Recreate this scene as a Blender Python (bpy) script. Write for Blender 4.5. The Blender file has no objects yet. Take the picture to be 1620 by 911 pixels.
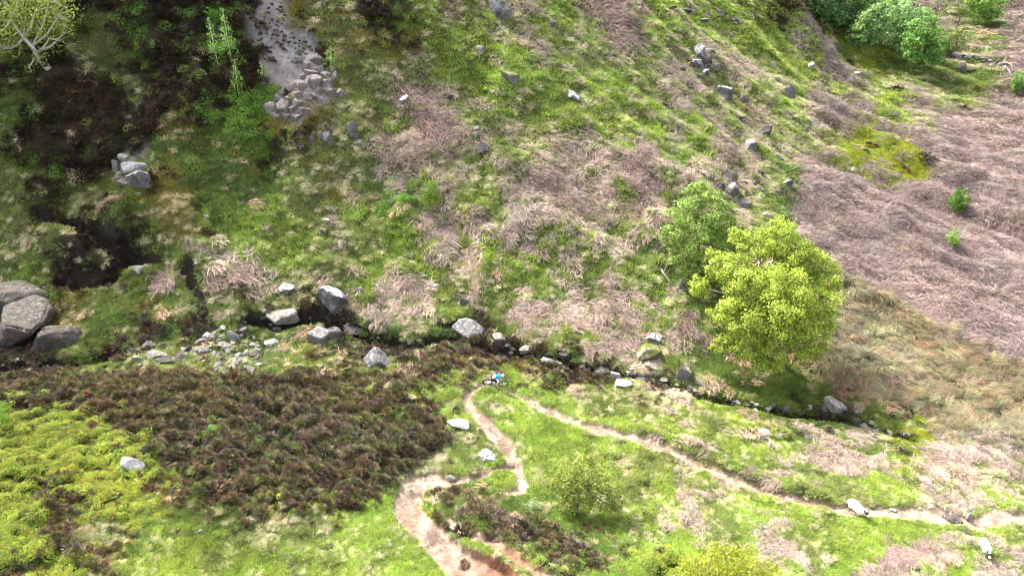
import bpy, bmesh, math, random
import numpy as np
from mathutils import Vector, Matrix
random.seed(7)
RNG = np.random.default_rng(11)
S = bpy.context.scene
COL = S.collection

# ------------------------------------------------------------------ camera, sky, sun, exposure
CAM_H, PITCH, FPX, W0, H0 = 30.0, math.radians(30), 1095.0, 1620.0, 911.0
cam = bpy.data.objects.new("camera", bpy.data.cameras.new("camera"))
COL.objects.link(cam)
cam.location = (0, 0, CAM_H)
cam.rotation_euler = (math.radians(90) - PITCH, 0, 0)
cam.data.sensor_width = 36
cam.data.lens = FPX / W0 * 36
cam.data.clip_start = 0.5
cam.data.clip_end = 2500
S.camera = cam

SUN_EL, SUN_AZ = math.radians(46), math.radians(-44)      # azimuth from +Y towards +X
world = bpy.data.worlds.new("World")
S.world = world
world.use_nodes = True
wn = world.node_tree
bg = wn.nodes["Background"]
sky = wn.nodes.new("ShaderNodeTexSky")
sky.sky_type = 'NISHITA'
sky.sun_disc = False
sky.sun_elevation = SUN_EL
sky.sun_rotation = SUN_AZ
sky.air_density = 1.0
sky.dust_density = 4.0
sky.ozone_density = 1.0
hs = wn.nodes.new("ShaderNodeHueSaturation")
hs.inputs["Saturation"].default_value = 0.35             # thin bright cloud: a nearly grey sky
wn.links.new(sky.outputs[0], hs.inputs["Color"])
wn.links.new(hs.outputs[0], bg.inputs[0])
bg.inputs[1].default_value = 0.075
sun = bpy.data.objects.new("sun", bpy.data.lights.new("sun", 'SUN'))
COL.objects.link(sun)
sun.data.energy = 1.5
sun.data.angle = math.radians(10)
sun.data.color = (1.0, 0.95, 0.88)
sd = Vector((math.sin(SUN_AZ) * math.cos(SUN_EL), math.cos(SUN_AZ) * math.cos(SUN_EL), math.sin(SUN_EL)))
sun.rotation_euler = sd.to_track_quat('Z', 'Y').to_euler()
sun.location = sd * 100
S.view_settings.view_transform = 'Standard'
S.view_settings.look = 'None'
S.view_settings.gamma = 1
S.view_settings.exposure = 3.22
S.cycles.pixel_filter_type = 'BLACKMAN_HARRIS'
S.cycles.filter_width = 1.05
S.cycles.max_bounces = 5
S.cycles.diffuse_bounces = 3

# ------------------------------------------------------------------ numeric helpers
CP, SP = math.cos(PITCH), math.sin(PITCH)

def ray(u, v):
    a = (np.asarray(u, float) - W0 / 2) / FPX
    b = (H0 / 2 - np.asarray(v, float)) / FPX
    return a, CP + b * SP, -SP + b * CP

def pix(x, y, z):
    dz = z - CAM_H
    dep = y * CP - dz * SP
    dep = np.maximum(dep, 0.5)
    up = y * SP + dz * CP
    return W0 / 2 + x / dep * FPX, H0 / 2 - up / dep * FPX

def hash01(ix, iy, seed):
    h = (ix.astype(np.int64) * 374761393 + iy.astype(np.int64) * 668265263 + seed * 974711) & 0x7fffffff
    h = ((h ^ (h >> 13)) * 1274126177) & 0x7fffffff
    h = (h ^ (h >> 16)) & 0xffffff
    return h / float(0xffffff)

def vnoise(x, y, seed=0):
    x = np.asarray(x, float); y = np.asarray(y, float)
    ix = np.floor(x); iy = np.floor(y)
    fx = x - ix; fy = y - iy
    fx = fx * fx * fx * (fx * (fx * 6 - 15) + 10); fy = fy * fy * fy * (fy * (fy * 6 - 15) + 10)
    a = hash01(ix, iy, seed); b = hash01(ix + 1, iy, seed)
    c = hash01(ix, iy + 1, seed); d = hash01(ix + 1, iy + 1, seed)
    return (a + (b - a) * fx) * (1 - fy) + (c + (d - c) * fx) * fy

def fbm(x, y, seed=0, octv=4):
    s = 0; amp = 1; tot = 0
    for o in range(octv):
        s = s + amp * (vnoise(x * 2 ** o + 13.7 * o, y * 2 ** o + 7.3 * o, seed + o) - 0.5)
        tot += amp; amp *= 0.5
    return s / tot * 2      # about -1..1

def smooth(a, b, x):
    t = np.clip((x - a) / (b - a), 0, 1)
    return t * t * (3 - 2 * t)

# ------------------------------------------------------------------ terrain: a height field fitted through measured points
CTRL = {
    -150: [(900, 19), (760, 25), (640, 34), (560, 44), (520, 47), (430, 51), (300, 57), (150, 62), (0, 66)],
    200: [(911, 20), (750, 26.5), (650, 33.5), (597, 38.2), (545, 45), (520, 47), (430, 51.2), (300, 58), (150, 65), (0, 70)],
    450: [(911, 20.8), (750, 28.2), (650, 34.5), (600, 38.4), (550, 45.2), (500, 48), (400, 53), (280, 60), (150, 67), (0, 74)],
    700: [(911, 21.5), (750, 30), (600, 39.2), (548, 45.4), (500, 48.5), (400, 54), (250, 63), (100, 73), (0, 80)],
    1000: [(911, 22.3), (750, 30.5), (640, 38), (592, 42.8), (520, 47.5), (400, 55), (250, 66), (100, 82), (0, 96)],
    1300: [(911, 22.8), (800, 28), (700, 34.5), (645, 39.6), (560, 45), (450, 53.5), (350, 64), (250, 81), (150, 108), (60, 145), (0, 180)],
    1600: [(911, 23), (800, 28.3), (715, 34.6), (650, 39.3), (550, 47), (450, 56.5), (350, 70), (250, 92), (150, 128), (110, 150), (60, 172), (0, 200)],
    1800: [(900, 23.5), (750, 33), (600, 43), (450, 58), (300, 84), (150, 128), (60, 168)],
}
cx, cy, cz = [], [], []
for u, lst in CTRL.items():
    for v, D in lst:
        a, dy, dz = ray(u, v)
        s = D / dy
        cx.append(s * a); cy.append(D); cz.append(CAM_H + s * dz)
for p in [(-150, 60, 14), (-150, 120, 62), (-60, 100, 48), (0, 130, 44), (0, 200, 66), (60, 170, 26), (250, 120, 0), (260, 220, 22), (200, 300, 45), (60, 300, 60),
          (-100, 300, 110), (0, 6, 5), (-60, 6, 13), (60, 6, 3), (-70, 30, 6), (110, 40, -3), (-110, 40, 4), (0, 420, 100), (330, 420, 90), (-250, 420, 150), (-300, 200, 110)]:
    cx.append(p[0]); cy.append(p[1]); cz.append(p[2])
cx, cy, cz = map(np.array, (cx, cy, cz))
SC = 60.0
def tps_k(r2):
    return 0.5 * r2 * np.log(r2 + 1e-12)
n = len(cx)
K = tps_k(((cx[:, None] - cx) ** 2 + (cy[:, None] - cy) ** 2) / SC ** 2) + np.eye(n) * 2e-3
Pm = np.stack([np.ones(n), cx / SC, cy / SC], 1)
A = np.block([[K, Pm], [Pm.T, np.zeros((3, 3))]])
sol = np.linalg.solve(A, np.concatenate([cz, np.zeros(3)]))
def base_z(x, y):
    x = np.asarray(x, float); y = np.asarray(y, float)
    out = sol[n] + sol[n + 1] * x / SC + sol[n + 2] * y / SC
    for i in range(n):
        out = out + sol[i] * tps_k(((x - cx[i]) ** 2 + (y - cy[i]) ** 2) / SC ** 2)
    return out

NT, T0, T1 = 580, -1.2, 1.2
LY0, LY1, DL = math.log(8.0), math.log(420.0), 0.0046
NL = int((LY1 - LY0) / DL) + 1
tt = np.linspace(T0, T1, NT); ll = LY0 + DL * np.arange(NL)
GY = np.exp(ll)[:, None] * np.ones((1, NT))
GX = tt[None, :] * (0.8 * GY + 10)
GZ0 = base_z(GX, GY)

def lookup(arr, x, y):
    x = np.asarray(x, float); y = np.asarray(y, float)
    ti = (x / (0.8 * np.maximum(y, 1) + 10) - T0) / (T1 - T0) * (NT - 1)
    li = (np.log(np.maximum(y, 1)) - LY0) / DL
    ti = np.clip(ti, 0, NT - 1.001); li = np.clip(li, 0, NL - 1.001)
    i = ti.astype(int); j = li.astype(int); fi = ti - i; fj = li - j
    return (arr[j, i] * (1 - fi) + arr[j, i + 1] * fi) * (1 - fj) + (arr[j + 1, i] * (1 - fi) + arr[j + 1, i + 1] * fi) * fj

STEPS = np.exp(np.arange(math.log(9.0), math.log(480.0), 0.005))
def hit(u, v, arr):
    """First point where the view ray of a measured pixel meets the height field."""
    u = np.atleast_1d(np.asarray(u, float)); v = np.atleast_1d(np.asarray(v, float))
    out = np.zeros((len(u), 3))
    for k in range(len(u)):
        a, dy, dz = ray(u[k], v[k])
        x = STEPS * a; y = STEPS * dy; z = CAM_H + STEPS * dz
        d = z - lookup(arr, x, y)
        w = np.where(d < 0)[0]
        i = w[0] if len(w) and w[0] > 0 else len(STEPS) - 1
        d0, d1 = d[i - 1], d[i]
        f = d0 / (d0 - d1) if d0 > 0 >= d1 else 1.0
        s = STEPS[i - 1] + (STEPS[i] - STEPS[i - 1]) * f
        out[k] = (s * a, s * dy, CAM_H + s * dz)
    return out

def line_w(pts, arr):
    """pixel polyline [(u, v, width_px)] -> world xy, half width in metres"""
    p = np.array(pts, float)
    h = hit(p[:, 0], p[:, 1], arr)
    dist = np.linalg.norm(h - np.array([0, 0, CAM_H]), axis=1)
    return h[:, :2], p[:, 2] / FPX * dist / 2

def dist_line(X, Y, xy, hw):
    """signed clearance: distance to polyline minus half width; also the along parameter"""
    best = np.full(X.shape, 1e9)
    for k in range(len(xy) - 1):
        a = xy[k]; b = xy[k + 1]; ab = b - a
        L2 = (ab ** 2).sum() + 1e-9
        t = np.clip(((X - a[0]) * ab[0] + (Y - a[1]) * ab[1]) / L2, 0, 1)
        d = np.hypot(X - a[0] - t * ab[0], Y - a[1] - t * ab[1]) - (hw[k] + (hw[k + 1] - hw[k]) * t)
        best = np.minimum(best, d)
    return best

TRAILS = [
    [(1760, 818, 28), (1620, 815, 22), (1580, 812, 28), (1545, 823, 20), (1515, 816, 22), (1480, 812, 28), (1440, 811, 18), (1400, 809, 18), (1340, 806, 16), (1280, 796, 15), (1200, 776, 15),
     (1150, 758, 15), (1100, 735, 15), (1050, 712, 16), (1000, 694, 18), (950, 683, 18), (900, 668, 18), (860, 649, 18), (830, 629, 13), (800, 615, 10), (770, 610, 9), (748, 618, 12),
     (738, 634, 14), (748, 653, 19), (768, 672, 25), (788, 692, 29), (803, 712, 25), (814, 735, 19), (823, 752, 15), (825, 768, 15), (815, 783, 15), (800, 789, 8)],
    [(814, 735, 12), (790, 742, 9), (765, 756, 10), (740, 763, 16), (712, 765, 20), (685, 757, 26), (660, 760, 34), (646, 778, 34), (643, 800, 40), (657, 825, 40), (682, 848, 42), (706, 868, 48),
     (740, 895, 70), (772, 918, 84), (800, 945, 90), (840, 985, 90)],
    [(712, 826, 8), (735, 842, 14), (762, 852, 18), (786, 860, 20), (812, 880, 12), (838, 897, 12), (862, 911, 14), (890, 935, 16)],
    [(795, 738, 3), (770, 747, 4), (748, 760, 5)],
]
trail_w = [line_w(t, GZ0) for t in TRAILS]
STREAM = [
    ([(-160, 590, 30), (-60, 583, 30), (20, 578, 26), (80, 576, 24), (130, 572, 22), (180, 560, 14)], 1.6),
    ([(398, 502, 10), (440, 512, 18), (490, 498, 22), (545, 508, 18), (590, 532, 18), (640, 546, 16), (690, 540, 16), (735, 528, 12)], 1.6),
    ([(690, 517, 6), (735, 508, 10), (760, 525, 8)], 0.6),
    ([(740, 548, 8), (800, 556, 10), (845, 556, 14), (885, 565, 16), (915, 583, 18), (960, 583, 14), (1000, 594, 14), (1060, 605, 14), (1110, 621, 13), (1160, 635, 13), (1210, 645, 12),
      (1260, 652, 12), (1320, 654, 12), (1362, 668, 16), (1400, 682, 12), (1440, 692, 8)], 1.15),
    ([(60, 345, 10), (105, 352, 14), (140, 372, 16), (185, 392, 16), (215, 412, 12), (258, 410, 4)], 1.0),
    ([(85, 432, 12), (130, 438, 30), (178, 428, 24), (205, 420, 8)], 1.7),
    ([(296, 425, 5), (312, 462, 7), (326, 495, 8), (334, 520, 8)], 0.8),
    ([(430, 585, 6), (470, 590, 3)], 0.1),
]
stream_w = [(line_w(t, GZ0), d) for t, d in STREAM]

def bump(u, v, rx, ry, h, rot=0.0):
    p = hit(u, v, GZ0)[0]
    c, s = math.cos(rot), math.sin(rot)
    dx, dy = GX - p[0], GY - p[1]
    a = (c * dx + s * dy) / rx; b = (-s * dx + c * dy) / ry
    return h * np.exp(-(a * a + b * b))

# ------------------------------------------------------------------ ground cover map: 30 px cells of the survey picture, projected on the ground
COVER = """
GGGGHHhfhHHfhkkoss shhggmmmkmmgmrrmgg mggGohhGGGGGbsGGGb
GGGGGshfhHHfhkkhos ohhggmgmmmgmmmrrgm gmmgghbGGGGGGbsGGb
GGGGssGhhHHfhkkkho sohomgmgmmbgmmbmgs mbbmggbbGGGGGGbsGb
GGhhhGshhhHHhhkkks sGommgmgggmmgmsmsb mmbbmggbsMGGGGssbb
HGhhhhshhHhhhhkkkG osmbbmmggmgmsgmssb bmmmsmgbbsmmmGGGGb
GGhhhhhshhhhffkkos ssmrrmmmgsggmsgssb bmmbsgmbbbgsbmsMbb
GHhhhhhhhHHffookos sommrmmGmmmgmmbggb gbmbmmmbbsbgsbbrbr
GHhhHhhhhoGGffhhos smrbrrmmGmmbbmmbbg ggbmbmssMMMbbbbbbb
GGhHHhkkGGGGGoGsos sGbbmbmGmmmbbbrrbm bbbmmsbbMMMMbbbbbb
GsHGGokGooGGGGssso sGfmbbmgmbrrbbmrrm bbmsmmGbbbMMMbbbbb
GshGsGGGooGGGGgsms msfsbmggsbbrrbmrbm mmmmsGGbbbbbbbbbbb
ssdGsdGGooGGggggss ssGgbbbmmmbmbbmbmG mmmmmsGbbbbbbbbbbb
GssssGddGoogggsgss msgggbbmgbmbbgbmbG GGGGGGbbbbbbbbbbbb
sGsdssdGsGssggggsm gggmgbbggbbbmbmGmG GGGGGGGGbbbbbbbbbb
GGsddddsGrrmbbssms mgmmgmmgmGmgmmgmmG GGGGGGGGbbbbbbbbbb
GGGGossGGssrGsssdG mgbbmmbmGmmbbbbgmm GGGGGGGGttbbbbbbbb
GGGoGGGGoGsGsdGsdd Gsbbssgmsbbmmbbbgm GGGGGGGGttttbbbbbb
dGGosGGGdGdGdGGGkd dGsssGddGsbmgmsbmm rGGGGGGGtttttbbbbb
dddsGGdGsGsGsGssoG sdddshhdddssmmbGmG GGGGGGGtttttttbbbb
ddhGGGGsGsGsGGGoGs ossohhohGoddddsskG sGGGGGGGttttttttbb
hhhhhhhhhhhhhhhhhh hhhsgggmgghsmsssdd ssGGGGGGtttttttttt
hyyyhhhhhhhhhhhhhh hhhhggsggggggsGsss mggGGGGdGGddtttttt
yyyyyhhhhhhhhhhhhh hhhhsgssgggggsgggm gssgomGGGGGGMttttt
yyyyyyyhhhhhhhhhhh hhhhssssgsggggmgmg gmgmmgmbbGsMMbbbtt
yyyyyyyyhhhhhhhhhh hhhGssgsggggggmsss bggggsbbbbgsbbbsbb
yyyyyyhyohhhhhhhhh hhGGssgsggggGgmsgg gbbsggsssgggsssbms
yyyhhyyyoGhGhhyhyh hgggyhhGGGGGGssgmg mgsgsggssssgsbbggm
yyhhrsyGgGGGhsrsss ggggghhhhhhGgggsgs bmsggggsggggggsggs
yyyhrsoGgggGGssssg gggsgsgggshhhGgsgg gsmgbmsgggggggmmGm
yhyyshsggggsggsgss ggsgggggsgghhoggyy yyygbbsggggrrrmgmb
hhyysgsggggsgggsgg gsggggggggsgggggyy yyymsgmgggbbbmggbb
""".strip().split("\n")
CLS = "gGsmbrthHyfdkoMc"
CMAP = np.zeros((31, 54), int)
for r, row in enumerate(COVER):
    seg = row.split()
    line = "".join(s_[:18] for s_ in seg)
    for c in range(54):
        CMAP[r, c] = CLS.index(line[c])

OVER = [
    ('h', [(0, 600), (100, 592), (250, 590), (420, 592), (560, 596), (640, 605), (690, 640), (697, 690), (690, 725), (640, 735), (600, 770), (540, 785), (440, 775), (400, 795), (330, 790), (280, 740), (255, 722), (240, 700), (170, 660), (120, 635), (60, 640), (-80, 640), (-80, 600)]),
    ('y', [(-80, 690), (30, 665), (90, 640), (150, 665), (205, 705), (235, 722), (232, 745), (245, 765), (215, 790), (170, 830), (130, 790), (95, 770), (60, 760), (45, 790), (75, 830), (70, 870), (30, 900), (-80, 900)]),
    ('G', [(672, 775), (700, 768), (760, 775), (800, 795), (860, 800), (905, 830), (960, 860), (990, 885), (960, 885), (900, 868), (850, 855), (790, 850), (740, 850), (700, 820)]),
    ('t', [(1325, 445), (1400, 470), (1480, 520), (1560, 560), (1640, 600), (1720, 720), (1600, 712), (1480, 665), (1400, 650), (1330, 610), (1300, 590), (1330, 540)]),
    ('b', [(1258, 340), (1262, 290), (1320, 270), (1420, 290), (1480, 300), (1620, 230), (1760, 230), (1760, 650), (1560, 555), (1450, 500), (1330, 440), (1330, 410), (1262, 350)]),
    ('M', [(1322, 228), (1345, 218), (1400, 228), (1440, 245), (1478, 275), (1478, 300), (1440, 290), (1420, 268), (1370, 262), (1330, 250)]),
    ('f', [(372, 175), (400, 165), (418, 190), (410, 230), (380, 240), (368, 210)]),
    ('k', [(396, 8), (425, -4), (452, 4), (474, 28), (494, 60), (498, 84), (476, 96), (452, 92), (430, 98), (400, 96), (386, 66), (386, 36)]),
    ('k', [(445, 90), (480, 82), (505, 72), (525, 95), (545, 150), (530, 165), (490, 188), (430, 190), (420, 165), (455, 125)]),
]
OVERL = [
    ('g', 11, [(1080, 25), (1150, 60), (1220, 90), (1290, 130), (1350, 155), (1400, 180), (1440, 195)]), ('M', 8, [(1315, 55), (1350, 72), (1390, 88)]), ('M', 5, [(1370, 128), (1400, 150), (1440, 185)]),
    ('G', 9, [(1256, 255), (1252, 290), (1248, 345)]), ('c', 10, [(1080, 702), (1122, 725)]), ('c', 9, [(1180, 748), (1242, 766)]),
    ('g', 14, [(640, 30), (680, 60), (740, 110)]), ('g', 10, [(760, 60), (850, 110), (930, 170), (1000, 210)]), ('g', 11, [(950, 120), (1040, 160), (1110, 210)]), ('g', 12, [(560, 330), (640, 360), (720, 400)]),
    ('r', 18, [(690, 150), (705, 195), (680, 235)]), ('G', 16, [(1420, 105), (1500, 118), (1580, 118)]), ('g', 14, [(760, 390), (840, 420), (900, 380)]),
    ('G', 9, [(1050, 695), (1120, 738), (1200, 768), (1290, 788)]),
]
def in_poly(u, v, pl):
    c = np.zeros(u.shape, bool)
    for i in range(len(pl)):
        (x1, y1), (x2, y2) = pl[i], pl[i - 1]
        if y1 == y2: continue
        c ^= ((y1 > v) != (y2 > v)) & (u < (x2 - x1) * (v - y1) / (y2 - y1) + x1)
    return c

def cover(x, y, seed=5, jit=None):
    """class index for ground points; borders wander by about half a metre to a metre"""
    z = lookup(GZ0, x, y)
    u, v = pix(x, y, z)
    u0, v0 = u, v
    s = np.clip(60 / np.maximum(y, 1), 0.3, 1.6)
    u = u + (fbm(x / 1.6, y / 1.6, seed, 3)) * 26 * s + (fbm(x / 6, y / 6, seed + 4, 2)) * 14 * s
    v = v + (fbm(x / 1.6, y / 1.6, seed + 9, 3)) * 20 * s
    if jit is not None:
        u = u + jit[:, 0] * 13; v = v + jit[:, 1] * 9
    c = np.clip((u / 30).astype(int), 0, 53); r = np.clip((v / 30).astype(int), 0, 30)
    k = CMAP[r, c]
    k = np.where((k == CLS.index('b')) & ((u < 1235) | (v > 610)), CLS.index('c'), k)
    uw = u * .85 + u0 * .15; vw = v * .85 + v0 * .15
    for cl, pl in OVER:
        k[in_poly(uw, vw, pl)] = CLS.index(cl)
    for cl, hw_, pl in OVERL:
        d_ = dist_line(uw, vw * 1.4, np.array(pl, float) * np.array([1, 1.4]), np.zeros(len(pl)))
        k[d_ < hw_] = CLS.index(cl)
    return k, u, v

GZ = GZ0.copy()
near = smooth(260, 70, GY)
# ridges running down the flank, hummocks, tussock-sized bumps
rx_, ry_ = GX * 0.75 - GY * 0.66, GX * 0.66 + GY * 0.75
hill = smooth(46, 56, GY)
slopeg = np.hypot(np.gradient(GZ0, axis=0) / np.gradient(GY, axis=0), 0.0)
GZ += hill * (fbm(rx_ / 16, ry_ / 5.0, 3, 4) * 2.1 + fbm(GX / 3.2, GY / 3.2, 9, 3) * 0.7)
GZ += (1 - hill) * (fbm(GX / 7.0, GY / 7.0, 21, 3) * 0.34 + fbm(GX / 2.2, GY / 2.2, 27, 3) * 0.2)
GZ += smooth(70, 30, np.abs(GX + 35) * 1.0) * hill * smooth(84, 50, GY) * (fbm(GX / 5.5, GY / 4.0, 31, 4) * 1.1)
GZ += fbm(GX / 0.9, GY / 0.9, 41, 2) * 0.11 * near
# heather bank, knolls and the mound that hides the far trees
GZ += bump(400, 660, 11, 3.2, 0.10) + bump(600, 690, 4.5, 4, 0.35) + bump(820, 815, 3.4, 1.5, 0.55, -0.45) + bump(120, 390, 3.2, 1.5, 0.9) + bump(240, 510, 3.5, 1.6, 0.6)
GZ += bump(1245, 42, 7.0, 9.0, 6.0, 0.35) + bump(1185, 30, 9, 9, 2.0) + bump(1400, 252, 6, 4, 1.5)
GZ += bump(640, 30, 3.0, 3.0, 1.6) + bump(470, 25, 2.5, 3, -0.6)
GZ -= bump(440, 52, 3.0, 3.0, 0.9)
# streams and gullies
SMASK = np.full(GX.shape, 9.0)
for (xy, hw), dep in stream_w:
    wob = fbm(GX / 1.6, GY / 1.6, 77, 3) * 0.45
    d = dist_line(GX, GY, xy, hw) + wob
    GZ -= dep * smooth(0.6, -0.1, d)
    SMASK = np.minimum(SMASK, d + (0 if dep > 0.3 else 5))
# the trail is worn into the turf
PD = np.full(GX.shape, 9.0)
for k, (xy, hw) in enumerate(trail_w):
    d = dist_line(GX, GY, xy, hw) + fbm(GX / 0.7, GY / 0.7, 88, 4) * 0.24
    PD = np.minimum(PD, d)
    dep = 0.22
    if k == 1:
        p0 = hit(700, 850, GZ0)[0]
        dep = 0.2 + 0.45 * smooth(p0[1] + 1.2, p0[1] - 1.2, GY)
    GZ -= (dep * smooth(0.18, -0.06, d) + smooth(.0, -.1, d) * fbm(GX / .45, GY / .45, 66 + k, 3) * .09) if k < 3 else 0.05 * smooth(0.1, 0, d)
CG, _, _ = cover(GX.ravel(), GY.ravel()); CG = CG.reshape(NL, NT)
lumpy = np.isin(CG, [CLS.index(q) for q in 'hyHf']) * 1.0
for _ in range(2):
    lumpy = (lumpy + np.roll(lumpy, 1, 0) + np.roll(lumpy, -1, 0) + np.roll(lumpy, 1, 1) + np.roll(lumpy, -1, 1)) / 5
vn1 = vnoise(GX / .62, GY / .62, 91); vn2 = vnoise(GX / 1.5, GY / 1.5, 93)
GZ += lumpy * (.40 * smooth(.25, .8, vn1) + .30 * vn2 - .22) * smooth(120, 60, GY) * smooth(.0, .5, PD)
bk_xy, bk_hw = line_w([(1010, 684, 10), (1050, 698, 16), (1100, 718, 20), (1150, 742, 18), (1200, 760, 18), (1250, 773, 16), (1300, 785, 8)], GZ0)
GZ += .42 * smooth(.35, -.1, dist_line(GX, GY, bk_xy, bk_hw)) * smooth(-.05, .3, PD)
tus = np.isin(CG, [CLS.index(q) for q in 'tsm']) * 1.0
for _ in range(2):
    tus = (tus + np.roll(tus, 1, 0) + np.roll(tus, -1, 0) + np.roll(tus, 1, 1) + np.roll(tus, -1, 1)) / 5
kms = (CG == CLS.index('k')) * 1.0
GZ += kms * (fbm(GX / .8, GY / .8, 99, 4) * .28)
GZ += tus * smooth(.45, .8, vnoise(GX / .7, GY / .7, 97)) * .22 * smooth(120, 60, GY) * smooth(.0, .4, PD)
ZN = np.gradient(GZ, axis=1) / np.gradient(GX, axis=1)

def hz(x, y):
    return lookup(GZ, x, y)

def P(u, v):
    return Vector(hit(u, v, GZ)[0])

def mpp(p):
    """metres per reference pixel at point p (its distance from the viewpoint)"""
    return (Vector(p) - Vector((0, 0, CAM_H))).length / FPX

def normals(x, y, e=0.6):
    gx = (hz(x + e, y) - hz(x - e, y)) / (2 * e)
    gy = (hz(x, y + e) - hz(x, y - e)) / (2 * e)
    nrm = np.stack([-gx, -gy, np.ones_like(gx)], -1)
    return nrm / np.linalg.norm(nrm, axis=-1, keepdims=True)

SOIL = {'g': (.10, .15, .035), 'G': (.075, .105, .032), 's': (.13, .125, .055), 'm': (.11, .12, .045), 'b': (.12, .085, .068), 'c': (.11, .105, .05), 'r': (.12, .075, .06), 't': (.065, .058, .03),
        'h': (.032, .025, .016), 'H': (.035, .032, .014), 'y': (.035, .045, .010), 'f': (.05, .09, .015), 'd': (.018, .015, .011), 'k': (.20, .18, .178), 'o': (.11, .10, .03), 'M': (.14, .17, .02)}  # 'd' is dark ditch peat with the hollow's shade in its colour
SOILA = np.array([SOIL[c] for c in CLS]) * np.array([.62 if c in 'gGsmc' else 1 for c in CLS])[:, None]  # turf soils darkened: shade between tufts is put into the ground colour

# ------------------------------------------------------------------ materials
def mat(name):
    m = bpy.data.materials.new(name); m.use_nodes = True
    b = m.node_tree.nodes["Principled BSDF"]
    b.inputs["Specular IOR Level"].default_value = 0.15
    return m, m.node_tree, b

def N(t, typ, **kw):
    nd = t.nodes.new(typ)
    for k, v in kw.items():
        setattr(nd, k, v)
    return nd

def mixc(t, fac, a, b, mode='MIX'):
    nd = N(t, "ShaderNodeMix", data_type='RGBA', blend_type=mode)
    for sock, val in ((nd.inputs[0], fac), (nd.inputs[6], a), (nd.inputs[7], b)):
        if hasattr(val, "is_linked"):
            t.links.new(val, sock)
        elif isinstance(val, tuple):
            sock.default_value = (*val, 1) if len(val) == 3 else val
        else:
            sock.default_value = val
    return nd.outputs[2]

def ramp(t, src, p0, p1, c0=(0, 0, 0, 1), c1=(1, 1, 1, 1)):
    r = N(t, "ShaderNodeValToRGB")
    r.color_ramp.elements[0].position = p0; r.color_ramp.elements[1].position = p1
    r.color_ramp.elements[0].color = c0; r.color_ramp.elements[1].color = c1
    t.links.new(src, r.inputs[0])
    return r.outputs[0]

def noise_tex(t, scale, detail=4, rough=0.6, coord="Object"):
    tc = N(t, "ShaderNodeTexCoord")
    nz = N(t, "ShaderNodeTexNoise")
    nz.inputs["Scale"].default_value = scale; nz.inputs["Detail"].default_value = detail; nz.inputs["Roughness"].default_value = rough
    t.links.new(tc.outputs[coord], nz.inputs["Vector"])
    return nz.outputs[0]

def ground_material(name, rough=0.95, bumpk=0.6):
    m, t, b = mat(name)
    at = N(t, "ShaderNodeAttribute", attribute_name="col")
    f1 = ramp(t, noise_tex(t, 2.3, 6, .7), .3, .72, (.55, .55, .55, 1), (1.35, 1.3, 1.25, 1))
    f2 = ramp(t, noise_tex(t, 11, 4, .7), .3, .7, (.6, .6, .6, 1), (1.35, 1.35, 1.35, 1))
    c = mixc(t, 1.0, at.outputs["Color"], f1, 'MULTIPLY')
    c = mixc(t, 1.0, c, f2, 'MULTIPLY')
    t.links.new(c, b.inputs["Base Color"])
    b.inputs["Roughness"].default_value = rough
    bp = N(t, "ShaderNodeBump"); bp.inputs["Strength"].default_value = bumpk; bp.inputs["Distance"].default_value = 0.08
    t.links.new(noise_tex(t, 9, 6, .75), bp.inputs["Height"]); t.links.new(bp.outputs[0], b.inputs["Normal"])
    return m

def veg_material(name, trans=0.25, inst=True):
    m, t, b = mat(name)
    at = N(t, "ShaderNodeAttribute", attribute_name="tint")
    if inst:
        ic = N(t, "ShaderNodeAttribute", attribute_name="col", attribute_type='INSTANCER')
        c = mixc(t, 1.0, ic.outputs["Color"], at.outputs["Color"], 'MULTIPLY')
    else:
        c = at.outputs["Color"]
    t.links.new(c, b.inputs["Base Color"])
    b.inputs["Roughness"].default_value = 0.75
    out = t.nodes["Material Output"]
    tr = N(t, "ShaderNodeBsdfTranslucent"); t.links.new(c, tr.inputs[0])
    mx = N(t, "ShaderNodeMixShader"); mx.inputs[0].default_value = trans
    t.links.new(b.outputs[0], mx.inputs[1]); t.links.new(tr.outputs[0], mx.inputs[2]); t.links.new(mx.outputs[0], out.inputs[0])
    return m

def rock_material(name, base, stain, lichen, lich_amt, moss=0.0, mossc=(.085, .095, .018)):
    m, t, b = mat(name)
    n1 = noise_tex(t, 1.7, 6, .7); n2 = noise_tex(t, 4.5, 8, .75); n3 = noise_tex(t, 14, 5, .7)
    c = mixc(t, ramp(t, n1, .38, .62), base, stain)
    c = mixc(t, 1.0, c, ramp(t, n3, .3, .7, (.55, .55, .55, 1), (1.4, 1.4, 1.4, 1)), 'MULTIPLY')
    geo = N(t, "ShaderNodeNewGeometry"); sx = N(t, "ShaderNodeSeparateXYZ"); t.links.new(geo.outputs["Normal"], sx.inputs[0])
    upf = ramp(t, sx.outputs[2], .15, .8)
    lm = N(t, "ShaderNodeMath", operation='MULTIPLY'); t.links.new(ramp(t, n2, .62 - lich_amt * .25, .70 - lich_amt * .22), lm.inputs[0]); t.links.new(upf, lm.inputs[1])
    c = mixc(t, lm.outputs[0], c, lichen)
    if moss > 0:
        mm = N(t, "ShaderNodeMath", operation='MULTIPLY'); t.links.new(ramp(t, n1, .6 - moss * .3, .68 - moss * .3), mm.inputs[0]); t.links.new(ramp(t, sx.outputs[2], .35, .75), mm.inputs[1])
        c = mixc(t, mm.outputs[0], c, mossc)
    t.links.new(c, b.inputs["Base Color"]); b.inputs["Roughness"].default_value = 0.9
    bp = N(t, "ShaderNodeBump"); bp.inputs["Strength"].default_value = 0.7; bp.inputs["Distance"].default_value = 0.05
    t.links.new(n2, bp.inputs["Height"]); t.links.new(bp.outputs[0], b.inputs["Normal"])
    return m

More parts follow.
